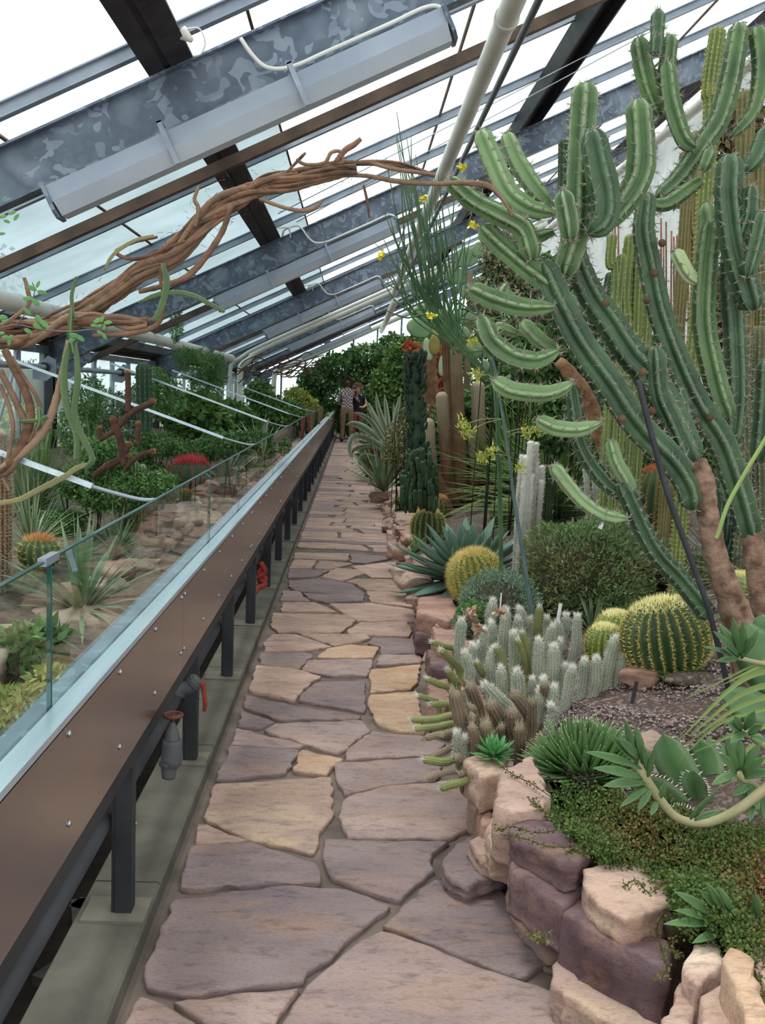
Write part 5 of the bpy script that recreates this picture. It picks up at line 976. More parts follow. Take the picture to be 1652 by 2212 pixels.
for a, b, c, w_ in [((1700,1440),(1600,1470),(1465,1600),16),((1700,1470),(1600,1500),(1490,1590),14),((1700,1490),(1590,1530),(1478,1610),12),((1700,1520),(1560,1560),(1470,1640),9),((1700,1560),(1600,1580),(1500,1625),12),((1700,1400),(1580,1460),(1480,1510),5),((1700,1600),(1610,1620),(1540,1720),12),((1700,1620),(1640,1650),(1560,1700),10),((1700,1430),(1640,1440),(1560,1480),8)]:
    P = smooth_pts([W(*a, 2.75), W(*b, 2.7), W(*c, 2.6)], 14); wv = A([0, .3, 1.])*w_*.5*2.7/F; ww = np.interp(np.linspace(0, 1, 14), [0, .4, .8, 1], [1, 1, .6, .05])[:, None]; mb = MB(); V = np.stack([P+wv*ww, P+A([0, .004, 0]), P-wv*ww], 1).reshape(-1, 3); i = np.arange(13)[:, None]*3+A([0, 1])[None]; mb.add(V, np.stack([i, i+1, i+4, i+3], -1).reshape(-1, 4), .3); mb.build('ribbon', rib, t)
t = thing('fleshy_leaf_plant', 'broad smooth grey-green leaf plates at the right edge above the ribbon leaves', 'plant', W(1680, 1520, 3.0))
for a, b, w_ in [((1690,1520),(1610,1350),110),((1700,1560),(1560,1500),80),((1700,1450),(1640,1330),80)]:
    p0, p1 = W(*a, 3.05), W(*b, 3.0); mb = MB(); blade(mb, p0, p1-p0, np.linalg.norm(p1-p0), w_*3/F, nrm(np.cross(nrm(p1-p0), nrm(C0-p0))), chan=.15, prof=([0, .3, .7, .9, 1], [.5, .9, 1, .7, .2]), thick=.04); mb.build('leaf', M('plate_leaf', hx('5c7c54'), hx('74946a'), 6, .5, k=hx('9ab08a')), t)
P1('red_tipped_leaf', 'long tapering green leaf with a red spiny tip crossing before the second trunk', 'leaf', px([(1690, 880), (1652, 950), (1610, 1020), (1572, 1090), (1552, 1150), (1546, 1164)], 2.6), .006, M('red_tip_leaf', hx('6c8048'), hx('869a58'), 6, .5, k=hx('c05040')), 8, 30)
spiky('thin arching wire-like grass stems fanning left from the right edge', W(1700, 1300, 2.9), 40, .55, .0035, grs, nm='wire_grass', lo=-.1, hi=.75, droop=.5, half=(2.6, 3.7), k=.8)
# plant tags
for q, (x, y, w_, h_, Yq, lab, m_, rot_) in enumerate([(1300, 1128, 9, 22, 4.5, 'white plant tag standing behind the domed shrub', stickm, .3), (1208, 1318, 8, 30, 4.3, 'white plant tag behind the pale leafy rosette', stickm, .1), (1081, 1300, 3, 40, 4.2, 'thin white stick label above the hairy cactus clump', stickm, .02),
        (1370, 1492, 9, 44, 3.5, 'black stake leaning by the smooth reddish rock', blackp, .15), (1424, 1642, 14, 46, 3.0, 'white plant tag leaning beside the toothed agave', stickm, .2), (1630, 1500, 14, 34, at(1630, 1512)[1], 'white plant tag at the right edge among ribbon leaves', stickm, .25), (155, 1205, 12, 44, 3.6, 'grey plant tag leaning behind the glass near its clamp', galvl, -.3)]):
    c = W(x, y, Yq); s = Yq/F; R_ = A([[cos(rot_), 0, sin(rot_)], [0, 1, 0], [-sin(rot_), 0, cos(rot_)]]); mb = MB(); box(mb, c-A([0, 0, h_*s*.1]), (w_*s, .0015, h_*s*1.2), R_); o = mb.build('plant_tag' if m_ is not blackp else 'stake', m_, org=c, smooth=False); tag(o, lab, 'plant tag' if m_ is not blackp else 'stake')
# flowering stalk
t = thing('flower_stalk', 'thin grey-green flower stalk with yellow-green clusters rising between the woolly columns', 'flower stalk', W(1148, 1330, 4.3)); SP = [(1150,1335),(1130,1200),(1112,1090),(1098,980),(1082,880),(1070,800),(1050,730),(1022,650)]
mb = MB(); tube(mb, px(SP, 4.3), [pr(x, 4.3) for x in (11, 9, 8, 7, 6, 5, 4, 3)], 8, 60); mb.build('stem', M('stalk', hx('4c6060'), hx('66787a'), 9, .6, k=hx('8a4c44')), t)
fm = M('flower_cluster', hx('8ca048'), hx('b0bc58'), 10, .6, k=hx('d0cc68'), trans=.2)
for a, b in [((1086,905),(1000,918)),((1098,985),(1040,990)),((1098,985),(1062,975)),((1095,945),(1135,935)),((1112,1010),(1125,1012)),((1075,820),(1030,812)),((1088,935),(1160,930)),((1055,745),(1020,740)),((1086,905),(1010,935)),((1060,770),(1085,750))]:
    p0, p1 = W(*a, 4.3), W(*b, 4.25); mb = MB(); tube(mb, [p0, (p0+p1)/2+A([0, 0, .012]), p1], .0018, 5, 10); br = mb.build('branchlet', stem_m, t); n = 46; mb = MB(); leaves(mb, p1+RS.randn(n, 3)*.012, RS.randn(n, 3)+[0, 0, .7], .028, .14, RS.rand(n)); mb.build('flowers', fm, br, kind='stuff')

# ---------------------------------------------------------------- middle distance, right bed
pdm = M('pad_green', hx('74926a'), hx('8eaa80'), 5, .6, .1, 40, k=hx('a8bc88')); pdy = M('pad_yellow', hx('a8ac58'), hx('c4c070'), 5, .6, .1, 40); pdb = M('pad_olive', hx('8a6c38'), hx('9c8c48'), 5, .6, .1, 40); pdp = M('pad_pale', hx('a0b494'), hx('b4c4a8'), 5, .6, .1, 40)
def pads(lab, Y, L):
    t = thing('prickly_pear', lab, 'cactus', W(L[0][0], L[0][1]+60, Y))
    for (x, y, w_, h_, rot_, m_) in L:
        s = Y/F; c = W(x, y, Y+RS.uniform(-.12, .12)); mb = MB(); g = np.linspace(0, 2*pi, 21)[:-1]; ca, sa = cos(rot_), sin(rot_); yaw = RS.uniform(-.5, .5); V = []
        for dz, sc_ in ((-1, .55), (-.7, .88), (0, 1), (.7, .88), (1, .55)):
            u = np.cos(g)*w_*.5*s*sc_*(1-.12*np.sin(g)); v = np.sin(g)*h_*.5*s*sc_; U_, V_2 = u*ca-v*sa, u*sa+v*ca; V.append(np.stack([U_*cos(yaw), dz*.014+U_*sin(yaw), V_2], 1)+c)
        V = np.concatenate(V); i = np.arange(4)[:, None]*20; j = np.arange(20)[None]; mb.add(V, [np.stack([i+j, i+20+j, i+20+(j+1) % 20, i+(j+1) % 20], -1).reshape(-1, 4), np.arange(20), np.arange(20)[::-1]+80]); pd = mb.build('pad', m_, t)
        n = 70; rr = np.sqrt(RS.rand(n)); an = RS.rand(n)*2*pi; u = rr*np.cos(an)*w_*.48*s; v = rr*np.sin(an)*h_*.48*s; U_, V_2 = u*ca-v*sa, u*sa+v*ca; spine_part(pd, spw, c+np.stack([U_*cos(yaw), -.015*(1-rr**4)+U_*sin(yaw), V_2], 1), np.tile([[0, -1., 0]], (n, 1)), 2, .016, .0007, .6)
    g = W(L[0][0]+10, L[0][1]+30, Y); z = TR(g[0], g[1]); mb = MB(); tube(mb, [(g[0]+.05, g[1]+.1, min(z, g[2]-.1)-.05), g], [.04, .03], 10, 8, wav=.08); mb.build('trunk', trunkp, t)
    return t
trunkp = M('pear_trunk', hx('6a5c48'), hx('84745c'), 8, .9, .3)
pads('prickly pear with large pads left of the felted columns, near the broom', 11.3, [(905,708,54,42,-.3,pdm),(912,680,46,48,-.3,pdm),(942,700,26,62,-.1,pdy),(938,745,24,44,.1,pdb),(924,755,20,50,.2,pdp),(955,790,17,46,0,pdp),(930,660,30,36,.5,pdm)])
pads('prickly pear with pads behind the low curved candelabra arms', 10.6, [(1024,757,56,38,.1,pdm),(1000,684,56,32,.2,pdm),(1030,640,40,34,0,pdm),(1046,790,22,28,0,pdp),(1058,760,34,28,.4,pdm),(900,862,22,12,.1,pdm),(1000,720,30,30,.1,pdm)])
pads('upper prickly pear crowded with small buds behind the broom stems', 11.6, [(1006,556,52,44,.2,pdm),(1036,540,40,36,.5,pdm),(986,596,50,36,-.2,pdm),(1064,560,30,36,.2,pdm),(1082,590,44,40,.1,M('pad_brownish', hx('7c7058'), hx('948468'), 5, .7)),(1100,600,36,48,.4,pdm),(1050,610,50,40,-.2,pdm),(1120,640,40,34,.1,pdm),(1010,630,38,30,0,pdm)])
pads('prickly pear pads seen between the two diagonal stems', 8.5, [(1232,655,46,36,.2,pdm),(1262,640,34,30,.3,pdm),(1215,690,30,30,0,pdm)])
trunkm = M('shaggy_trunk', hx('77553f'), hx('a07a5c'), 20, 1, .7, 60); t = thing('shaggy_trunk', 'shaggy reddish brown trunk rising behind the felted columns', 'trunk', W(930, 880, 12)); mb = MB(); tube(mb, px([(950, 1130), (944, 980), (936, 900), (930, 830), (928, 780), (938, 740)], 12), [pr(x, 12) for x in (26, 28, 30, 34, 30, 16)], 14, 40, wav=.12); mb.build('trunk', trunkm, t)
mb = MB(); n = 900; P = A([W(934-8*sin((y_-740)*.03)+RS.uniform(-1, 1)*RS.uniform(10, 20), y_, 11.8) for y_ in RS.uniform(750, 870, n)]); leaves(mb, P, RS.randn(n, 3)*.5+[0, 0, -1], .04, .05); mb.build('shag', bpy.data.materials['shaggy_trunk'], t, kind='stuff')
t = thing('shaggy_trunk', 'leaning brown trunk behind the lower curved arms', 'trunk', W(1310, 960, 5.6)); mb = MB(); tube(mb, px([(1320, 1000), (1290, 920), (1262, 850), (1225, 800), (1205, 780)], 5.6), [pr(x, 5.6) for x in (40, 38, 36, 30, 24)], 12, 20, wav=.06); mb.build('trunk', trunkm, t)
# pencil broom
brm = M('broom_stem', hx('36563a'), hx('507048'), 8, .6, k=hx('6f8c5c')); t = thing('pencil_broom', 'airy green broom of thin pencil stems with yellow flowers leaning over the path', 'shrub', W(1075, 830, 4.6))
tips = [(812,520),(825,560),(818,600),(850,490),(870,520),(835,640),(862,560),(880,470),(905,455),(925,440),(940,470),(960,430),(972,480),(990,470),(1005,500),(862,300),(850,330),(880,360),(895,390),(915,410),(870,260),(905,330),(930,380),(1018,520),(842,460),(900,520),(950,520),(980,540),(1040,560),(1055,600),(1085,660),(1095,690),(1100,650),(1070,640),(830,470),(890,300),(948,400),(985,380)]
for q in range(62):
    x, y = tips[q % len(tips)]; x += RS.normal(0, 9); y += RS.normal(0, 12); m_ = (950+RS.normal(0, 22)+(x-940)*.34, 690-(820-y)*.06+RS.normal(0, 14)); Yq = 4.6+RS.uniform(-.22, .22)
    g0 = W(1068+RS.normal(0, 3), 826, 4.6); P = ([A([g0[0]+.12, g0[1]+.05, TR(g0[0], g0[1])-.03])] if q < 4 else [])+([g0, W(1000+RS.normal(0, 8), 755, 4.6)] if q < 12 else [W(RS.uniform(975, 1010), RS.uniform(725, 768), 4.6)])+[ W(m_[0], m_[1], 4.6), W((m_[0]+x)/2+RS.normal(0, 8), (m_[1]+y)/2+10, (4.6+Yq)/2), W(x, y, Yq)]
    mb = MB(); tube(mb, P, [.003, .0034, .004, .004, .0034, .0016], 5, 26); o = mb.build('stem', brm, t)
for x, y in [(823, 551), (1022, 486), (915, 428), (998, 362), (930, 683)]:
    mb = MB(); c = W(x, y, 4.5); n = 30; leaves(mb, c+RS.randn(n, 3)*.006, RS.randn(n, 3), .02, .45); mb.build('flower', M('yellow_flower', hx('e0d040'), hx('f0e468'), 9, .6) if x == 823 else bpy.data.materials['yellow_flower'], t)
# spiky yuccas filling the middle
spiky('dark yucca with stiff narrow leaves behind the white woolly columns', W(1200, 1120, 6.3), 320, .80, .017, grn, k=None, lo=-.2, hi=1.45, droop=.2)
spiky('dark yucca with stiff narrow leaves below the curved arms', W(1120, 1060, 6.9), 280, .80, .018, grn, k=None, lo=-.1, hi=1.45, droop=.15)
spiky('yucca of yellowish-green leaves beneath the diagonal stems', W(1250, 1060, 6.0), 220, .9, .016, grn, k=None, lo=.1, hi=1.5, droop=.15)
spiky('blue-grey narrow-leaved tuft between the trunks near the gravel', W(1560, 1230, 4.6), 110, .42, .012, grb, k=None, lo=.2, hi=1.5)
spiky('grey-green drooping leaf tuft behind the rust-crowned barrel', W(1370, 1120, 5.8), 160, .5, .012, grs, k=None, lo=-.1, hi=1.5)
spiky('arching grey grass tuft behind the second trunk at the edge', W(1640, 1240, 5.0), 140, .5, .010, grb, k=None, lo=.0, hi=1.5, droop=.3)
spiky('small striped aloe at the rim beside the stacked stones', W(895, 1195, 6.3), 30, .13, .02, grn, k=None, lo=.2, hi=1.3, nm='aloe', cat='succulent')
spiky('small dark green aloe spilling over the path stones', W(868, 1098, 8.4), 60, .16, .02, grn, k=None, lo=-.2, hi=1.3, nm='aloe', cat='succulent')
spiky('pale green aloe fan left of the euphorbia column', W(836, 880, 12.5), 60, .75, .04, grs, k=None, lo=.5, hi=1.5, nm='aloe', cat='succulent')
spiky('olive rosette under the striped agave, overhanging the path', W(800, 1010, 10.2), 160, .26, .014, grn, k=None, lo=-.3, hi=1.3, droop=.3)
cushion('dry dark leaf litter mound below the striped agave', W(836, 1022, 13.5), (.28, .3, .2), 1500, .09, M('litter', hx('3c3228'), hx('66543f'), 20, .95, k=hx('8a765c')), nm='dead_leaves', cat='dead leaves')
# euphorbia
eum = M('euphorbia_green', hx('203426'), hx('32482e'), 9, .6, .1, k=hx('5e8050')); t = thing('euphorbia_column', 'tall gnarled dark green euphorbia column left of the felted cactus', 'succulent', W(915, 1080, 7.9))
mb = MB(); P = smooth_pts(px([(908, 1060), (903, 980), (898, 880), (896, 800), (897, 765)], 8.0), 30); tube(mb, P, [.06, .07, .06, .05, .03], 10, 40, tip=1, wav=.1); mb.build('trunk', eum, t)
for q in range(170):
    i_ = RS.randint(0, 29); a_ = RS.rand()*2*pi; p = P[i_]+A([cos(a_), sin(a_), 0])*.05; mb = MB(); tube(mb, [p, p+A([cos(a_)*.03, sin(a_)*.03, .02]), p+A([cos(a_)*.04, sin(a_)*.04, .06])], [.012, .014, .008], 6, 5, tip=1); mb.build('knob', eum, t)
t = thing('euphorbia_bush', 'lumpy dark green euphorbia bush at the foot of the tall gnarled column', 'succulent', W(905, 1100, 7.6))
for q in range(240):
    x, y = RS.uniform(868, 945), RS.uniform(985, 1095)
    if abs(x-905) > 22+(y-985)*.25: continue
    Yq = 7.7+RS.uniform(-.15, .15); mb = MB(); r_ = RS.uniform(.014, .024); tube(mb, [W(x, y+14, Yq), W(x+RS.normal(0, 3), y-16, Yq-.02)], [r_, r_*.9], ribs=5, seg=6, tip=1, amp=.2); mb.build('lobe', eum, t)
# green wall of climbers, far end and right
def cloud(lab, blobs, n, L, mat, Y, nm='climber', cat='climber', wr=.3, grp=None, kfn=None, dirz=-.3, thick=.25, hang=False, auto=True):
    """leafy mass: blobs = photo-plane ellipses (x,y,rx,ry) at distance Y, each with real thickness"""
    if auto and not hang and Y < 14:
        bl_ = max(blobs, key=lambda b: b[1]+b[3]); Yn = at(bl_[0], bl_[1]+bl_[3]*.85, bl_[0] < 765)[1]; Yn = Yn if Yn < 15 else Y; L *= min(1.6, max(.7, Yn/Y)); Y = Yn
    mb = MB(); s = Y/F; tot = sum(b[2]*b[3] for b in blobs); c0 = W(blobs[0][0], blobs[0][1], Y)
    for b in blobs:
        m_ = int(n*b[2]*b[3]/tot); D = nrm(RS.randn(m_, 3))*RS.uniform(.35, 1, (m_, 1))**.5; c = W(b[0], b[1], Y+(b[4] if len(b) > 4 else 0)); P = c+D*A([b[2]*s, min(b[2]*s, thick*3)*.9, b[3]*s]); P += .06*s*30*np.sin(P[:, [2]]*9+P[:, [0]]*7)*A([[1, 0, .5]])*L
        leaves(mb, P, RS.randn(m_, 3)+[0, 0, dirz], RS.uniform(.6, 1.3, m_)*L, wr, RS.rand(m_)**2 if kfn is None else kfn(P, m_), .2)
    t = thing(nm, lab, cat, c0, grp); mb.build('foliage', mat, t, kind='stuff')
    mb = MB()
    for b in blobs:
        for _ in range(3): x = b[0]+RS.normal(0, b[2]*.3); q0 = W(x, b[1]+b[3]*1.0, Y); q0[2] = q0[2] if hang else min(q0[2], (TR if q0[0] > .4 else TL)(q0[0], q0[1])-.03); tube(mb, [q0, W(x+RS.normal(0, b[2]*.3), b[1], Y), W(x+RS.normal(0, b[2]*.3), b[1]-b[3]*.8, Y)], .0045, 5, 10)
    mb.build('stems', twig, t, kind='stuff'); return t
cloud('dark curtain of climbers hanging across the far end of the path', [(690, 820, 45, 30), (740, 790, 60, 28), (800, 770, 60, 28), (850, 780, 50, 40), (670, 850, 30, 40), (770, 820, 40, 20), (900, 760, 44, 40), (940, 730, 40, 40), (850, 745, 30, 24)], 12000, .13, fol['d'], 29.5, wr=.35)
cloud('bright green climbers filling the far end behind the two people', [(720, 860, 70, 40), (790, 860, 60, 50), (840, 850, 60, 60), (760, 900, 60, 40), (690, 880, 40, 30)], 9000, .12, fol['f'], 31, wr=.35)
cloud('tall green shrubbery closing the view behind the prickly pears', [(960, 760, 60, 60), (1020, 720, 60, 60), (1080, 700, 60, 80), (1000, 820, 70, 60), (1100, 800, 60, 70), (900, 800, 40, 50)], 9000, .10, fol['g'], 19, nm='shrub', cat='shrub', thick=.5)
cloud('loose green climber strands lit beside the orange-leaved shrub', [(870, 790, 40, 60), (840, 830, 40, 50), (850, 890, 40, 50), (880, 860, 30, 60)], 6000, .09, fol['g'], 17, wr=.3)
cloud('orange and red leaved shrub beside the shaggy trunk', [(922, 800, 26, 56), (905, 780, 20, 36), (930, 850, 24, 44), (885, 750, 14, 14), (950, 800, 18, 50)], 2600, .07, fol['o'], 13.9, nm='red_leaved_shrub', cat='shrub', wr=.35)
cloud('yellowish scrub behind the euphorbia and striped agave', [(860, 950, 34, 40), (880, 920, 24, 50), (850, 985, 30, 25), (930, 900, 26, 30)], 1800, .035, fol['w'], 10.5, nm='scrub', cat='shrub')
cloud('dense green shrubs filling the bed behind the felted columns', [(1040, 900, 60, 60), (1090, 860, 60, 70), (960, 950, 60, 50), (1060, 980, 60, 50), (1100, 960, 50, 50), (1030, 1040, 50, 30), (1180, 860, 50, 60)], 16000, .06, fol['d'], 8.2, nm='shrub', cat='shrub', thick=.4)
cloud('dense dark shrubs filling the bed behind the near candelabra cactus', [(1250, 760, 70, 90), (1200, 920, 60, 60), (1330, 880, 60, 70), (1240, 860, 60, 60), (1450, 900, 60, 70), (1400, 980, 70, 60), (1520, 1000, 60, 70), (1340, 1000, 60, 50), (1150, 760, 50, 60), (1610, 950, 60, 110)], 22000, .055, fol['d'], 6.8, nm='shrub', cat='shrub', thick=.4)
cloud('silvery shrubs with small blooms behind the upper prickly pear', [(1090, 560, 50, 50), (1140, 640, 50, 50), (1190, 720, 40, 50), (1060, 640, 50, 40), (1130, 720, 50, 40)], 7000, .045, M('bloom_scrub', hx('4a5c3c'), hx('62744c'), 9, .8, k=hx('b8b088')), 7.4, nm='shrub', cat='shrub')
cloud('shaded green shrubs closing the gap between the diagonal stems and the wall', [(1250, 640, 50, 60), (1320, 720, 50, 60), (1180, 600, 40, 50), (1420, 780, 60, 60)], 5000, .07, fol['d'], 9.5, nm='shrub', cat='shrub', thick=.4, auto=False)
cloud('brown-green thicket behind the right-hand crown', [(1600, 300, 50, 90), (1640, 500, 40, 120), (1500, 400, 40, 60), (1560, 700, 60, 120), (1640, 750, 50, 120)], 7000, .06, M('brown_scrub', hx('46402c'), hx('66583c'), 9, .9, k=hx('8a7c54')), 6.4, nm='thicket', cat='shrub')
cloud('low green plants lining the bed beyond the striped agave', [(800, 930, 22, 36), (790, 980, 18, 18), (815, 900, 22, 30)], 3200, .06, fol['g'], 17, nm='shrub', cat='shrub')
spiky('slender green fountain tuft at the far bend of the bed', W(860, 860, 13.5), 60, .9, .03, grn, k=None, lo=.6, hi=1.5)
P_ = W(816, 905, 16); spiky('dark red fan of leaves beyond the striped agave', P_, 24, .7, .05, M('dark_red_leaf', hx('5c2c28'), hx('7c3c34'), 6, .6, k=hx('8c5040')), k=0, lo=.9, hi=1.5)

# ---------------------------------------------------------------- woody vine across the view
def bundle(t, pts, Y, n, spread, r, name='strand', kbase=0., seg=70, wob_=1.0, wid=None):
    C = smooth_pts(px(pts, Y), seg); T, N, B = frames(C); wd = np.interp(np.linspace(0, 1, seg), np.linspace(0, 1, len(wid)), wid)[:, None] if wid is not None else np.ones((seg, 1))
    for q in range(n):
        ph = RS.rand(4)*6.28; u = np.linspace(0, 1, seg)[:, None]; tw = RS.uniform(2, 5); rr = RS.uniform(.25, 1)
        off = (N*np.sin(u*tw*3+ph[0])*1.0+B*np.cos(u*tw*3+ph[1]))*spread*rr*wd*(1+.25*np.sin(u*17+ph[2])*wob_)
        a, b = (0, seg) if q < n*.7 else (RS.randint(0, seg//3), seg-RS.randint(0, seg//3)); P = (C+off)[a:b]
        mb = MB(); r1 = r*RS.uniform(.6, 1.25); tube(mb, P, [r1*.6, r1, r1, r1*.55], 7, len(P)*2, wav=.07, k=RS.rand()*.55); mb.build(name, woodm, t)
YV = 3.15
vine = thing('woody_vine', 'thick twisted reddish brown vine bundle slung across the glasshouse', 'vine', W(0, 720, YV))
bundle(vine, [(-40,735),(60,715),(150,690),(230,640),(300,585),(370,545),(440,480),(500,435),(560,405),(640,392),(720,372),(770,365)], YV, 30, .026, .0088, wid=[1.1, 1.2, 1.0, 1.1, .9, .7, .55])
bundle(vine, [(-30,750),(50,735),(140,700),(230,690),(320,700)], YV-.05, 13, .018, .009)
bundle(vine, [(500,425),(560,388),(620,372),(700,362),(790,352),(860,355),(940,380)], YV, 5, .010, .006)
bundle(vine, [(640,398),(720,380),(790,378),(860,392),(940,398),(1000,396),(1055,402),(1085,430),(1107,466)], YV, 3, .005, .006)
for wpx, pts in [(8,[(640,344),(660,355),(700,352),(715,330),(735,328),(740,350),(725,352)]),(13,[(725,350),(745,325),(765,312),(779,300)]),(9,[(560,430),(620,450),(660,455),(685,445),(696,432)]),(6,[(785,400),(792,430),(798,470)]),(9,[(422,490),(428,450),(420,430),(430,402)]),(8,[(400,520),(340,545),(290,560),(250,545),(285,525),(340,512)]),
        (14,[(500,440),(480,500),(440,560),(400,600),(350,618),(300,630)]),(12,[(350,690),(355,640),(348,600),(352,570)]),(12,[(200,725),(280,720),(340,700),(352,650)]),(10,[(330,690),(270,695),(200,688),(100,700),(0,690)]),(10,[(10,700),(60,660),(58,620),(52,600)]),(9,[(800,352),(850,365),(900,372),(940,378)]),(7,[(620,372),(650,340),(660,330)])]:
    mb = MB(); tube(mb, px(pts, YV-.06), [pr(wpx*.8, YV), pr(wpx, YV), pr(wpx*.7, YV)], 8, 40, wav=.08, k=RS.rand()*.4); mb.build('side_shoot', woodm, vine)
for wpx, pts, k_ in [(20,[(10,755),(60,860),(62,920),(30,990),(-20,1040)],.1),(16,[(0,800),(40,880),(55,930),(25,1010),(-10,1030)],.3),(18,[(150,735),(125,850),(100,920),(60,970),(-20,1030)],.7),(10,[(0,830),(20,880),(28,930),(15,1000)],.4),(9,[(25,770),(55,820),(75,850),(88,880)],.3),(8,[(20,1060),(0,1020),(-10,980)],.5),(9,[(60,955),(85,915),(70,960)],.3)]:
    mb = MB(); tube(mb, px(pts, YV-.1), [pr(wpx*.8, YV), pr(wpx, YV), pr(wpx*.9, YV)], 8, 44, wav=.05, k=k_); mb.build('hanging_loop', woodm, vine)
mb = MB(); O = []; n = 500; C = smooth_pts(px([(0,725),(150,690),(300,590),(440,480),(560,405),(760,368)], YV), 100); ix = RS.randint(0, 100, n); spikes(mb, C[ix]+RS.randn(n, 3)*.03, RS.randn(n, 3), RS.uniform(.01, .04, n), .0009); mb.build('rootlets', woodm, vine, kind='stuff')
gst = M('green_flat_stem', hx('3c5434'), hx('506a40'), 6, .5, k=hx('8a9460')); yst = M('yellow_flat_stem', hx('6c6a48'), hx('8a845c'), 6, .6, k=hx('c4bc80'))
gv = thing('climbing_cactus', 'green three-angled stems of a climbing cactus hanging from the brown vine', 'cactus', W(150, 760, YV-.12))
for wpx, pts, m_ in [(14,[(155,660),(152,720),(158,760)],gst),(18,[(150,740),(138,800),(142,870),(165,940),(165,990)],gst),(16,[(163,740),(168,820),(160,890),(175,940),(200,990),(185,1010)],gst),(12,[(300,655),(330,640),(370,632),(410,636),(450,655),(482,672)],gst),(16,[(352,570),(360,610),(350,660),(335,690)],gst),
        (10,[(85,880),(86,910),(80,925)],gst),(10,[(40,910),(80,908),(100,900)],gst),(14,[(200,1000),(165,1012),(140,1030),(80,1060),(40,1080),(-20,1090)],yst),(9,[(225,585),(245,550),(290,520),(330,510)],yst),(9,[(160,690),(155,640),(165,600)],gst)]:
    arm(gv, 'stem', pts, YV-.12, (wpx*.8, wpx, wpx*.8), 3, m_, sp=(spw, 2, .006, .0006, .04), amp=.3, tip=.8, rot=RS.rand()*3)
# leafy twiner
tw = thing('leafy_twiner', 'slender twining stem with round green leaflets on the brown vine', 'climber', W(20, 700, YV-.2))
mb = MB(); tube(mb, px([(0,708),(40,702),(90,712),(150,716),(200,712),(240,716)], YV-.2), .002, 5, 40); tube(mb, px([(35,702),(60,670),(75,630),(70,610)], YV-.2), .0018, 5, 20); mb.build('stem', M('twiner_stem', hx('6a5058'), hx('7c6468'), 9, .6), tw)
lfm = M('round_leaflet', hx('4c8a48'), hx('68a45c'), 12, .5, k=hx('a8cc98'), trans=.25)
for x, y, w_, a_ in [(68,622,18,-.4),(82,615,14,1.2),(90,632,18,-.2),(58,645,16,.1),(76,652,18,-.7),(58,672,16,-.8),(84,690,20,-1),(95,700,20,-.7),(80,705,18,-.4),(60,715,16,-.5),(5,685,16,0),(10,693,14,.5),(10,728,12,.2),(22,728,11,.5),(20,740,14,1.4),(2,720,12,.1),(160,725,18,-.2),(172,730,18,-.6),(155,735,16,.6),(210,693,16,.5),(220,690,13,1.3),(203,703,13,.1),(215,704,11,.4),(225,706,13,1.5),(232,697,15,.2),(215,718,12,-.5),(225,726,14,-1),(10,430,12,1),(25,460,15,.4),(35,470,15,1),(5,468,14,.2),(14,478,12,-.3),(3,505,12,.2),(195,660,6,.2)]:
    c = W(x, y, YV-.22); s = (YV-.22)/F; u = A([cos(a_), .2, sin(a_)]); mb = MB(); blade(mb, c-u*w_*.5*s, u, w_*s*1.15, w_*.62*s, A([-sin(a_), .3, cos(a_)]), chan=.12, prof=([0, .2, .5, .8, 1], [.3, .85, 1, .8, .2]), seg=6, thick=.02, k=(0, 0), edgek=.5); mb.build('leaflet', lfm, tw)
# distant tangle on the branch pipes
t = thing('dry_tangle', 'dry brown creeper tangle over the white branch pipes', 'creeper', W(600, 790, 19))
for q in range(34):
    x = RS.uniform(505, 660); y = 800-(x-505)*.05+RS.normal(0, 10); mb = MB(); tube(mb, px([(x, y), (x+RS.uniform(10, 30), y-RS.uniform(-8, 18)), (x+RS.uniform(30, 60), y-RS.uniform(-5, 30))], 20.5), .012, 5, 12); mb.build('strand', woodm, t)

# ---------------------------------------------------------------- left bed
t = thing('fuzzy_branch_cactus', 'bare red-brown branching cactus with fuzzy ringed joints in the left bed', 'cactus', W(268, 1000, 5)); fz = M('red_brown_stem', hx('3c2620'), hx('5a3c30'), 12, .9, .4)
for w_, pts in [(15,[(276,890),(277,850),(276,806)]),(17,[(245,935),(280,895),(330,868)]),(20,[(268,1005),(262,960),(245,908)]),(15,[(215,950),(240,935),(255,925)]),(13,[(298,960),(298,935),(298,915)]),(16,[(200,1030),(240,1000),(275,985)]),(12,[(215,945),(216,930),(216,925)]),(14,[(270,1010),(300,985),(330,975)]),(16,[(230,1010),(262,990),(280,960)])]:
    P = px(pts, 5); w_ = w_*.82; mb = MB(); inf = tube(mb, P, pr(w_, 5), 10, 24, tip=.5, wav=.07); o = mb.build('branch', fz, t); c = inf[0][-6]; n = 90; spine_part(o, spo, c+nrm(RS.randn(n, 3))*pr(w_, 5)*.9, RS.randn(n, 3), 1, .018, .001, .6, 'fuzz')
    for f_ in (8, 16): c = inf[0][f_]; m_ = 40; spine_part(o, spo, c+nrm(RS.randn(m_, 3))*pr(w_, 5)*.9, RS.randn(m_, 3), 1, .012, .0009, .6, 'fuzz')
column_cluster('columnar_cactus', 'dark green ribbed column standing before the left glass wall', [(34, [(312, 930), (311, 860), (310, 800)])], 9, cg['d'], 9, (spw, 3, .02, .0012, .05), down=.5)
column_cluster('columnar_cactus', 'low green columns behind the barrier glass near the red-spined barrel', [(22, [(292, 1062), (291, 1030), (290, 1005)]), (18, [(308, 1062), (310, 1035), (308, 1012)])], 6, cg['a'], 7, (spw, 3, .014, .0009, .03), down=.2)
P_ = at(412, 1055, True); s = P_[1]/F; barrel('barrel cactus with bright red spines on its crown, left bed', P_, 46*s, 62*s, 14, cg['d'], spr, .07, 6, sx=1.05, w=.0022, ds=.04, low=spr)
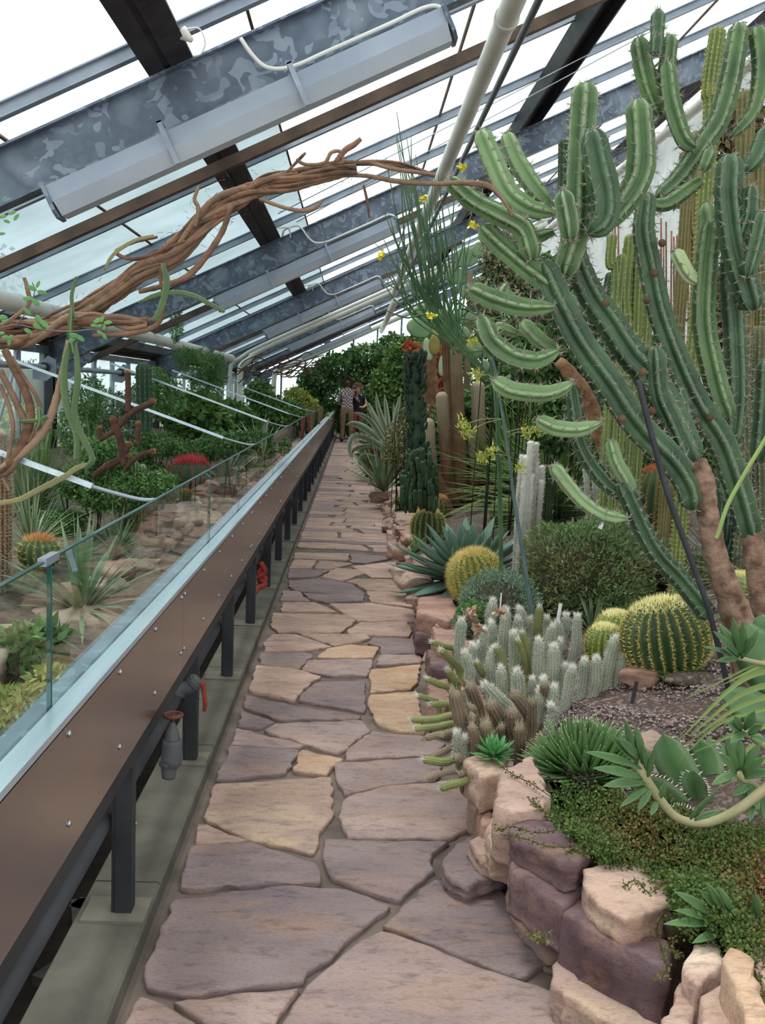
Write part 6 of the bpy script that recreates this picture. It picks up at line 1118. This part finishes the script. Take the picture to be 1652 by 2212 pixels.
P_ = at(290, 1140, True); s = P_[1]/F; barrel('orange spined barrel cactus just behind the glass', P_, 34*s, 66*s, 14, gb, spo, .05, 6, w=.0014, ds=.03)
P_ = at(320, 1140, True); s = P_[1]/F; barrel('greenish barrel cactus right of the orange spined one behind glass', P_, 22*s, 62*s, 14, gb, spw, .03, 5, w=.001)
P_ = at(400, 1095, True); s = P_[1]/F; barrel('small brown-green spiny mound by the left stones', P_, 22*s, 36*s, 14, gb, spo, .03, 5, w=.001)
P_ = at(85, 1225, True); s = P_[1]/F; barrel('yellow spined barrel cactus at left behind the grey-green blades', P_, 36*s, 66*s, 16, gb, spy, .035, 5, sx=1.3, w=.0011, ds=.035, low=spo)
P_ = at(0, 1235, True); s = P_[1]/F; barrel('grey-green barrel cactus cut by the left picture edge', P_, 26*s, 66*s, 14, cg['d'], spw, .02, 5, w=.001)
P_ = W(2, 960, 4.2); P_[2] = TL(P_[0], P_[1]); s = P_[1]/F; barrel('woolly brown-topped column cactus at the left edge', P_, 22*s, (W(2, 925, 4.2)[2]-P_[2])*1.0, 14, fel, hairt, .03, 7, w=.0009)
P_ = at(385, 1022, True); s = P_[1]/F; barrel('small white ball cactus behind the red-spined barrel', P_, 11*s, 24*s, 12, wool, hairw, .01, 5, w=.0008)
P_ = at(592, 945, True); s = P_[1]/F; barrel('yellow-green barrel cactus beyond the fourth glass panel', P_, 13*s, 34*s, 12, gbl, spy, .04, 4, w=.002)
lb = thing('rockery_stones', 'low line of sandstone rocks edging the left bed behind the glass', 'stone edging', (-1.05, 3, .1)); rs = np.random.RandomState(21)
for q in range(70):
    y = 1.6+q*.27+rs.uniform(-.05, .05); sz = rs.uniform(.16, .3); mb = MB(); hull_rock(mb, (-1.06-rs.uniform(0, .22), y, .47+rs.uniform(-.05, .07)), (sz, sz*1.2, sz*.6), rs.rand()*3, seed=700+q, flat=.25); mb.build('stone', ST[rs.choice(['pi', 'ta', 'cr', 'rp', 'ma'])], lb)
for q, (x, y, Yq, L, w_, n, m_, lab) in enumerate([(175, 1330, 3.0, .36, .022, 46, grs, 'stiff grey-green sword-leaved plant right behind the near glass'), (90, 1100, 4.3, .5, .006, 200, grn, 'fine green grass fountain in the left bed'), (55, 1110, 4.0, .45, .007, 180, grs, 'fine grey-green grass fountain at the left edge'), (200, 1060, 5.2, .45, .006, 160, grn, 'wispy green grass behind the orange spined barrel'),
        (560, 985, 9.5, .45, .03, 60, varm, 'cream-striped agave in the left bed beyond the brace rods'), (615, 1010, 10.5, .3, .02, 60, grn, 'low spiky green tuft in the left bed near the far glass'), (70, 1190, 3.6, .3, .006, 140, grs, 'thin pale grass around the yellow spined barrel'), (450, 960, 9, .4, .012, 90, grn, 'dark green grassy clump beyond the red-spined barrel'), (250, 1200, 3.9, .22, .005, 120, grs, 'pale wispy grass tuft behind the second glass panel')]):
    spiky(lab, W(x, y, Yq), n, L, w_, m_, k=None, lo=.1, hi=1.5, droop=.35, nm='grass_tuft' if w_ < .01 else 'yucca', cat='grass' if w_ < .01 else 'plant')
cloud('leafy green sprawling plant low behind the nearest glass panel', [(60, 1420, 70, 40), (30, 1400, 50, 40), (90, 1380, 50, 30)], 900, .055, fol['f'], 2.5, nm='sprawling_herb', cat='plant', wr=.18)
cloud('yellowish-green ground plants at the foot of the nearest glass', [(40, 1530, 80, 50), (20, 1600, 60, 40), (110, 1480, 40, 40)], 2600, .03, fol['y'], 2.2, nm='ground_herb', cat='plant', wr=.2)
cloud('grey-green open shrub in the left bed behind the fuzzy branches', [(230, 880, 60, 40), (300, 870, 40, 40), (200, 910, 40, 40), (260, 930, 50, 30)], 5000, .035, fol['s'], 8, nm='shrub', cat='shrub', wr=.25)
cloud('feathery green climber curtain hanging from the left white pipe', [(430, 790, 45, 40), (445, 840, 40, 45), (400, 770, 30, 20), (470, 800, 22, 40), (380, 700, 16, 40)], 9000, .04, fol['f'], 14.0, wr=.15, hang=True)
cloud('broad-leaved green shrub below the feathery climber', [(430, 890, 50, 40), (460, 910, 40, 40), (400, 920, 40, 30), (370, 880, 30, 30)], 1800, .12, fol['g'], 12, nm='shrub', cat='shrub', wr=.45)
cloud('fresh green shrub beside the white bent pipes', [(505, 900, 36, 34), (530, 920, 36, 30), (490, 940, 36, 30)], 3600, .07, fol['g'], 13, nm='shrub', cat='shrub', wr=.3)
cloud('dark low undergrowth filling the left bed along the barrier', [(340, 960, 60, 30), (420, 975, 60, 25), (480, 960, 60, 30), (540, 955, 50, 25), (240, 1000, 60, 35), (320, 1020, 50, 25), (590, 960, 40, 25)], 9000, .045, fol['d'], 11, nm='undergrowth', cat='undergrowth', wr=.25)
cloud('ferny dark green undergrowth around the fuzzy branching cactus', [(240, 1060, 90, 45), (180, 1040, 60, 40), (330, 1050, 60, 35), (130, 1130, 60, 30), (230, 980, 60, 40)], 9000, .03, fol['d'], 5.2, nm='undergrowth', cat='undergrowth', wr=.2)
cloud('mixed green plants in the far left bed under the curtain', [(620, 900, 50, 36), (580, 880, 40, 30), (650, 920, 40, 30), (560, 850, 30, 30), (610, 940, 30, 25)], 6500, .08, fol['g'], 18, nm='shrub', cat='shrub', wr=.3)
cloud('mixed olive plants along the far barrier end', [(660, 880, 30, 26), (690, 900, 24, 20), (640, 860, 30, 24)], 3000, .08, fol['y'], 24, nm='shrub', cat='shrub')
cloud('green tangle of climber by the left mullions', [(190, 860, 40, 50), (330, 830, 40, 40), (360, 860, 40, 50), (170, 930, 50, 60)], 3500, .05, fol['f'], 10.5, wr=.2)
spiky('orange bloom spike plant in the far left bed', W(657, 870, 19), 5, .45, .05, M('orange_bloom', hx('d0603c'), hx('e07850'), 5, .6), k=0, lo=.3, hi=1.0, nm='orange_bloom', half=(1.8, 2.8))
# outdoors: bushes and trees beyond the left glass
for q, (x, y, rx, rz_, n, m_, lab) in enumerate([(-6.0, 9, 1.6, 1.2, 5000, fol['y'], 'yellow-green bush on the lawn outside, nearest the camera'), (-6.6, 13, 1.8, 1.3, 4000, fol['y'], 'yellow-green bush on the lawn outside, second along'), (-8, 18, 2.4, 1.5, 4000, fol['y'], 'yellow-green bush on the lawn outside, third along'), (-9, 25, 3.0, 1.9, 4000, fol['g'], 'green bush on the lawn outside, farthest along'), (-5.6, 5.6, 1.3, 1.1, 4000, fol['y'], 'yellow-green bush outside beyond the left picture edge')]):
    cushion(lab, (x, y, rz_*.35-.1), (rx, rx*1.1, rz_*.75), n, .13, m_, nm='bush', cat='bush', wr=.3, grp='bushes outside the left glass', lump=.25)
bark = M('tree_bark', hx('4c4640'), hx('6a6258'), 8, .95, .3)
for q, (x, y, h_, lab) in enumerate([(-13, 14, 5.5, 'pale hazy tree outside the left glass, nearest of three'), (-16, 24, 7, 'pale hazy tree outside the left glass, middle of three'), (-14, 34, 7, 'pale hazy tree outside the left glass, farthest of three')]):
    t = thing('tree', lab, 'tree', (x, y, -.1), 'trees outside'); mb = MB(); tube(mb, [(x, y, -.1), (x+.2, y, h_*.4), (x, y, h_*.8)], [.25, .18, .06], 10, 12); mb.build('trunk', bark, t)
    n = 5000; D = nrm(RS.randn(n, 3))*RS.uniform(.4, 1, (n, 1)); P = A([x, y, h_*.68])+D*A([h_*.38, h_*.38, h_*.36])*(1+.2*np.sin(D[:, [0]]*7)); mb = MB(); leaves(mb, P, RS.randn(n, 3), .22, .4, RS.rand(n)**2); mb.build('crown', fol['s'], t, kind='stuff')

# ---------------------------------------------------------------- two people at the far end
def person(name, lab, J, E, Rr_, base, mats, faceidx):
    me = bpy.data.meshes.new(name); me.from_pydata([tuple(A(j)*1.0+A(base)) for j in J], E, []); o = bpy.data.objects.new(name+'_tmp', me); SC.collection.objects.link(o)
    md = o.modifiers.new('s', 'SKIN'); md.use_smooth_shade = True
    for i, r_ in enumerate(Rr_): me.skin_vertices[0].data[i].radius = (r_ if hasattr(r_, '__len__') else (r_, r_))
    me.skin_vertices[0].data[0].use_root = True
    o.modifiers.new('d', 'SUBSURF').levels = 2; dg = bpy.context.evaluated_depsgraph_get(); dg.update(); ev = bpy.data.meshes.new_from_object(o.evaluated_get(dg)); bpy.data.objects.remove(o)
    for m_ in mats: ev.materials.append(m_)
    for p in ev.polygons: p.material_index = faceidx(A(p.center)-A(base)); p.use_smooth = True
    x = bpy.data.objects.new(name, ev); SC.collection.objects.link(x); V = np.zeros(len(ev.vertices)*3); ev.vertices.foreach_get('co', V); V = V.reshape(-1, 3)-A(base); ev.vertices.foreach_set('co', V.ravel()); ev.update(); x.location = base; x['_org'] = [float(c) for c in base]
    return tag(x, lab, 'person', None)
skin = M('skin', hx('c08c70'), hx('d0a084'), 5, .6); hairb = M('brown_hair', hx('3c2c24'), hx('54403a'), 20, .7, .4); hairbl = M('blond_hair', hx('84705a'), hx('a08c70'), 20, .7, .4)
khaki = M('khaki_trousers', hx('7c6248'), hx('8e7458'), 6, .9, .2); navy = M('navy_top', hx('1c1c2c'), hx('28283a'), 6, .9); pink = M('pink_trousers', hx('8a4048'), hx('a05058'), 6, .9)
chk = M('checked_shirt', hx('6a4f50'), hx('75585a'), 3, .9); n = chk.node_tree.nodes; l = chk.node_tree.links
wv = n.new('ShaderNodeTexChecker'); wv.inputs['Scale'].default_value = 22; wv.inputs[1].default_value = (*hx('b8aeb0'), 1); wv.inputs[2].default_value = (*hx('6a4c50'), 1); tcn = n.new('ShaderNodeTexCoord'); l.new(tcn.outputs['Object'], wv.inputs[0]); l.new(wv.outputs[0], n['Principled BSDF'].inputs['Base Color'])
bm_ = tuple(G(747, 956, .004)); K = .98
J = [(0,0,.95),(0,0,1.1),(0,0,1.25),(0,.0,1.40),(0,0,1.50),(0,.01,1.56),(0,.03,1.66),(0,.03,1.74), (-.18,0,1.43),(-.25,.03,1.2),(-.20,.2,1.05),(-.10,.30,1.06), (.18,0,1.43),(.27,.05,1.22),(.33,.2,1.15),(.30,.30,1.18), (-.1,0,.88),(-.11,.0,.5),(-.12,.02,.1),(-.13,.12,.035), (.1,0,.88),(.12,.0,.5),(.13,.03,.1),(.14,.13,.035)]
E = [(0,1),(1,2),(2,3),(3,4),(4,5),(5,6),(6,7),(3,8),(8,9),(9,10),(10,11),(3,12),(12,13),(13,14),(14,15),(0,16),(16,17),(17,18),(18,19),(0,20),(20,21),(21,22),(22,23)]
R_ = [(.17,.12),(.15,.11),(.17,.12),(.15,.10),.06,.06,.095,.07,.07,.05,.038,.03,.07,.05,.038,.03,.10,.075,.065,.04,.10,.075,.065,.04]
def fi(c):
    if c[2] > 1.50: return 0
    if c[2] < .09: return 3
    if c[2] < .98 and abs(c[0]) < .24 and c[1] < .15: return 2
    if c[1] > .10 and c[2] > .9: return 0
    return 1
man = person('person', 'person seen from behind in a checked shirt and khaki trousers', J, E, R_, bm_, [skin, chk, khaki, blackp], fi)
mb = MB(); D = nrm(RS.randn(900, 3)); D = D[(D[:, 1] < .35) | (D[:, 2] > .5)]; leaves(mb, A(bm_)+A([0, .02, 1.70])+D*A([.10, .11, .12]), D+RS.randn(len(D), 3)*.6-[0, 0, .4], .07, .12, 0); mb.build('hair', hairb, man)
bw_ = tuple(A(bm_)+A([.30, .25, 0]))
J2 = [(0,0,.85),(0,0,1.0),(0,0,1.12),(0,0,1.26),(0,0,1.36),(0,-.01,1.42),(-.02,-.03,1.50),(-.02,-.03,1.58), (-.16,0,1.28),(-.24,-.1,1.12),(-.26,-.24,1.15),(-.22,-.3,1.2), (.16,0,1.28),(.24,-.06,1.08),(.14,-.2,1.0),(.04,-.26,1.02), (-.09,0,.8),(-.09,0,.46),(-.09,.02,.09),(-.1,-.09,.035), (.09,0,.8),(.09,0,.46),(.1,.02,.09),(.11,-.09,.035)]
R2 = [(.15,.11),(.12,.09),(.14,.10),(.12,.09),.05,.05,.088,.06,.055,.042,.034,.026,.055,.042,.034,.026,.09,.065,.045,.035,.09,.065,.045,.035]
def fi2(c):
    if c[2] > 1.36: return 0
    if c[2] < .07: return 3
    if c[2] < .88: return 2
    if c[1] < -.12 or abs(c[0]) > .2: return 0
    return 1
wom = person('person', 'person half hidden behind the other, dark top and pink trousers', J2, E, R2, bw_, [skin, navy, pink, blackp], fi2)
mb = MB(); D = nrm(RS.randn(900, 3)); D = D[(D[:, 1] > -.35) | (D[:, 2] > .4)]; leaves(mb, A(bw_)+A([-.02, -.02, 1.54])+D*A([.095, .10, .115]), D+RS.randn(len(D), 3)*.5-[0, 0, .8], .09, .1, 0); mb.build('hair', hairbl, wom)
for nm_, P_ in (('ear', 0),):
    for o_, b_, z in ((man, bm_, 1.665), (wom, bw_, 1.50)):
        for sx_ in (-1, 1):
            mb = MB(); hull_rock(mb, A(b_)+A([sx_*.093, .02, z]), (.02, .05, .06), seed=5, flat=.1); mb.build('ear', skin, o_)
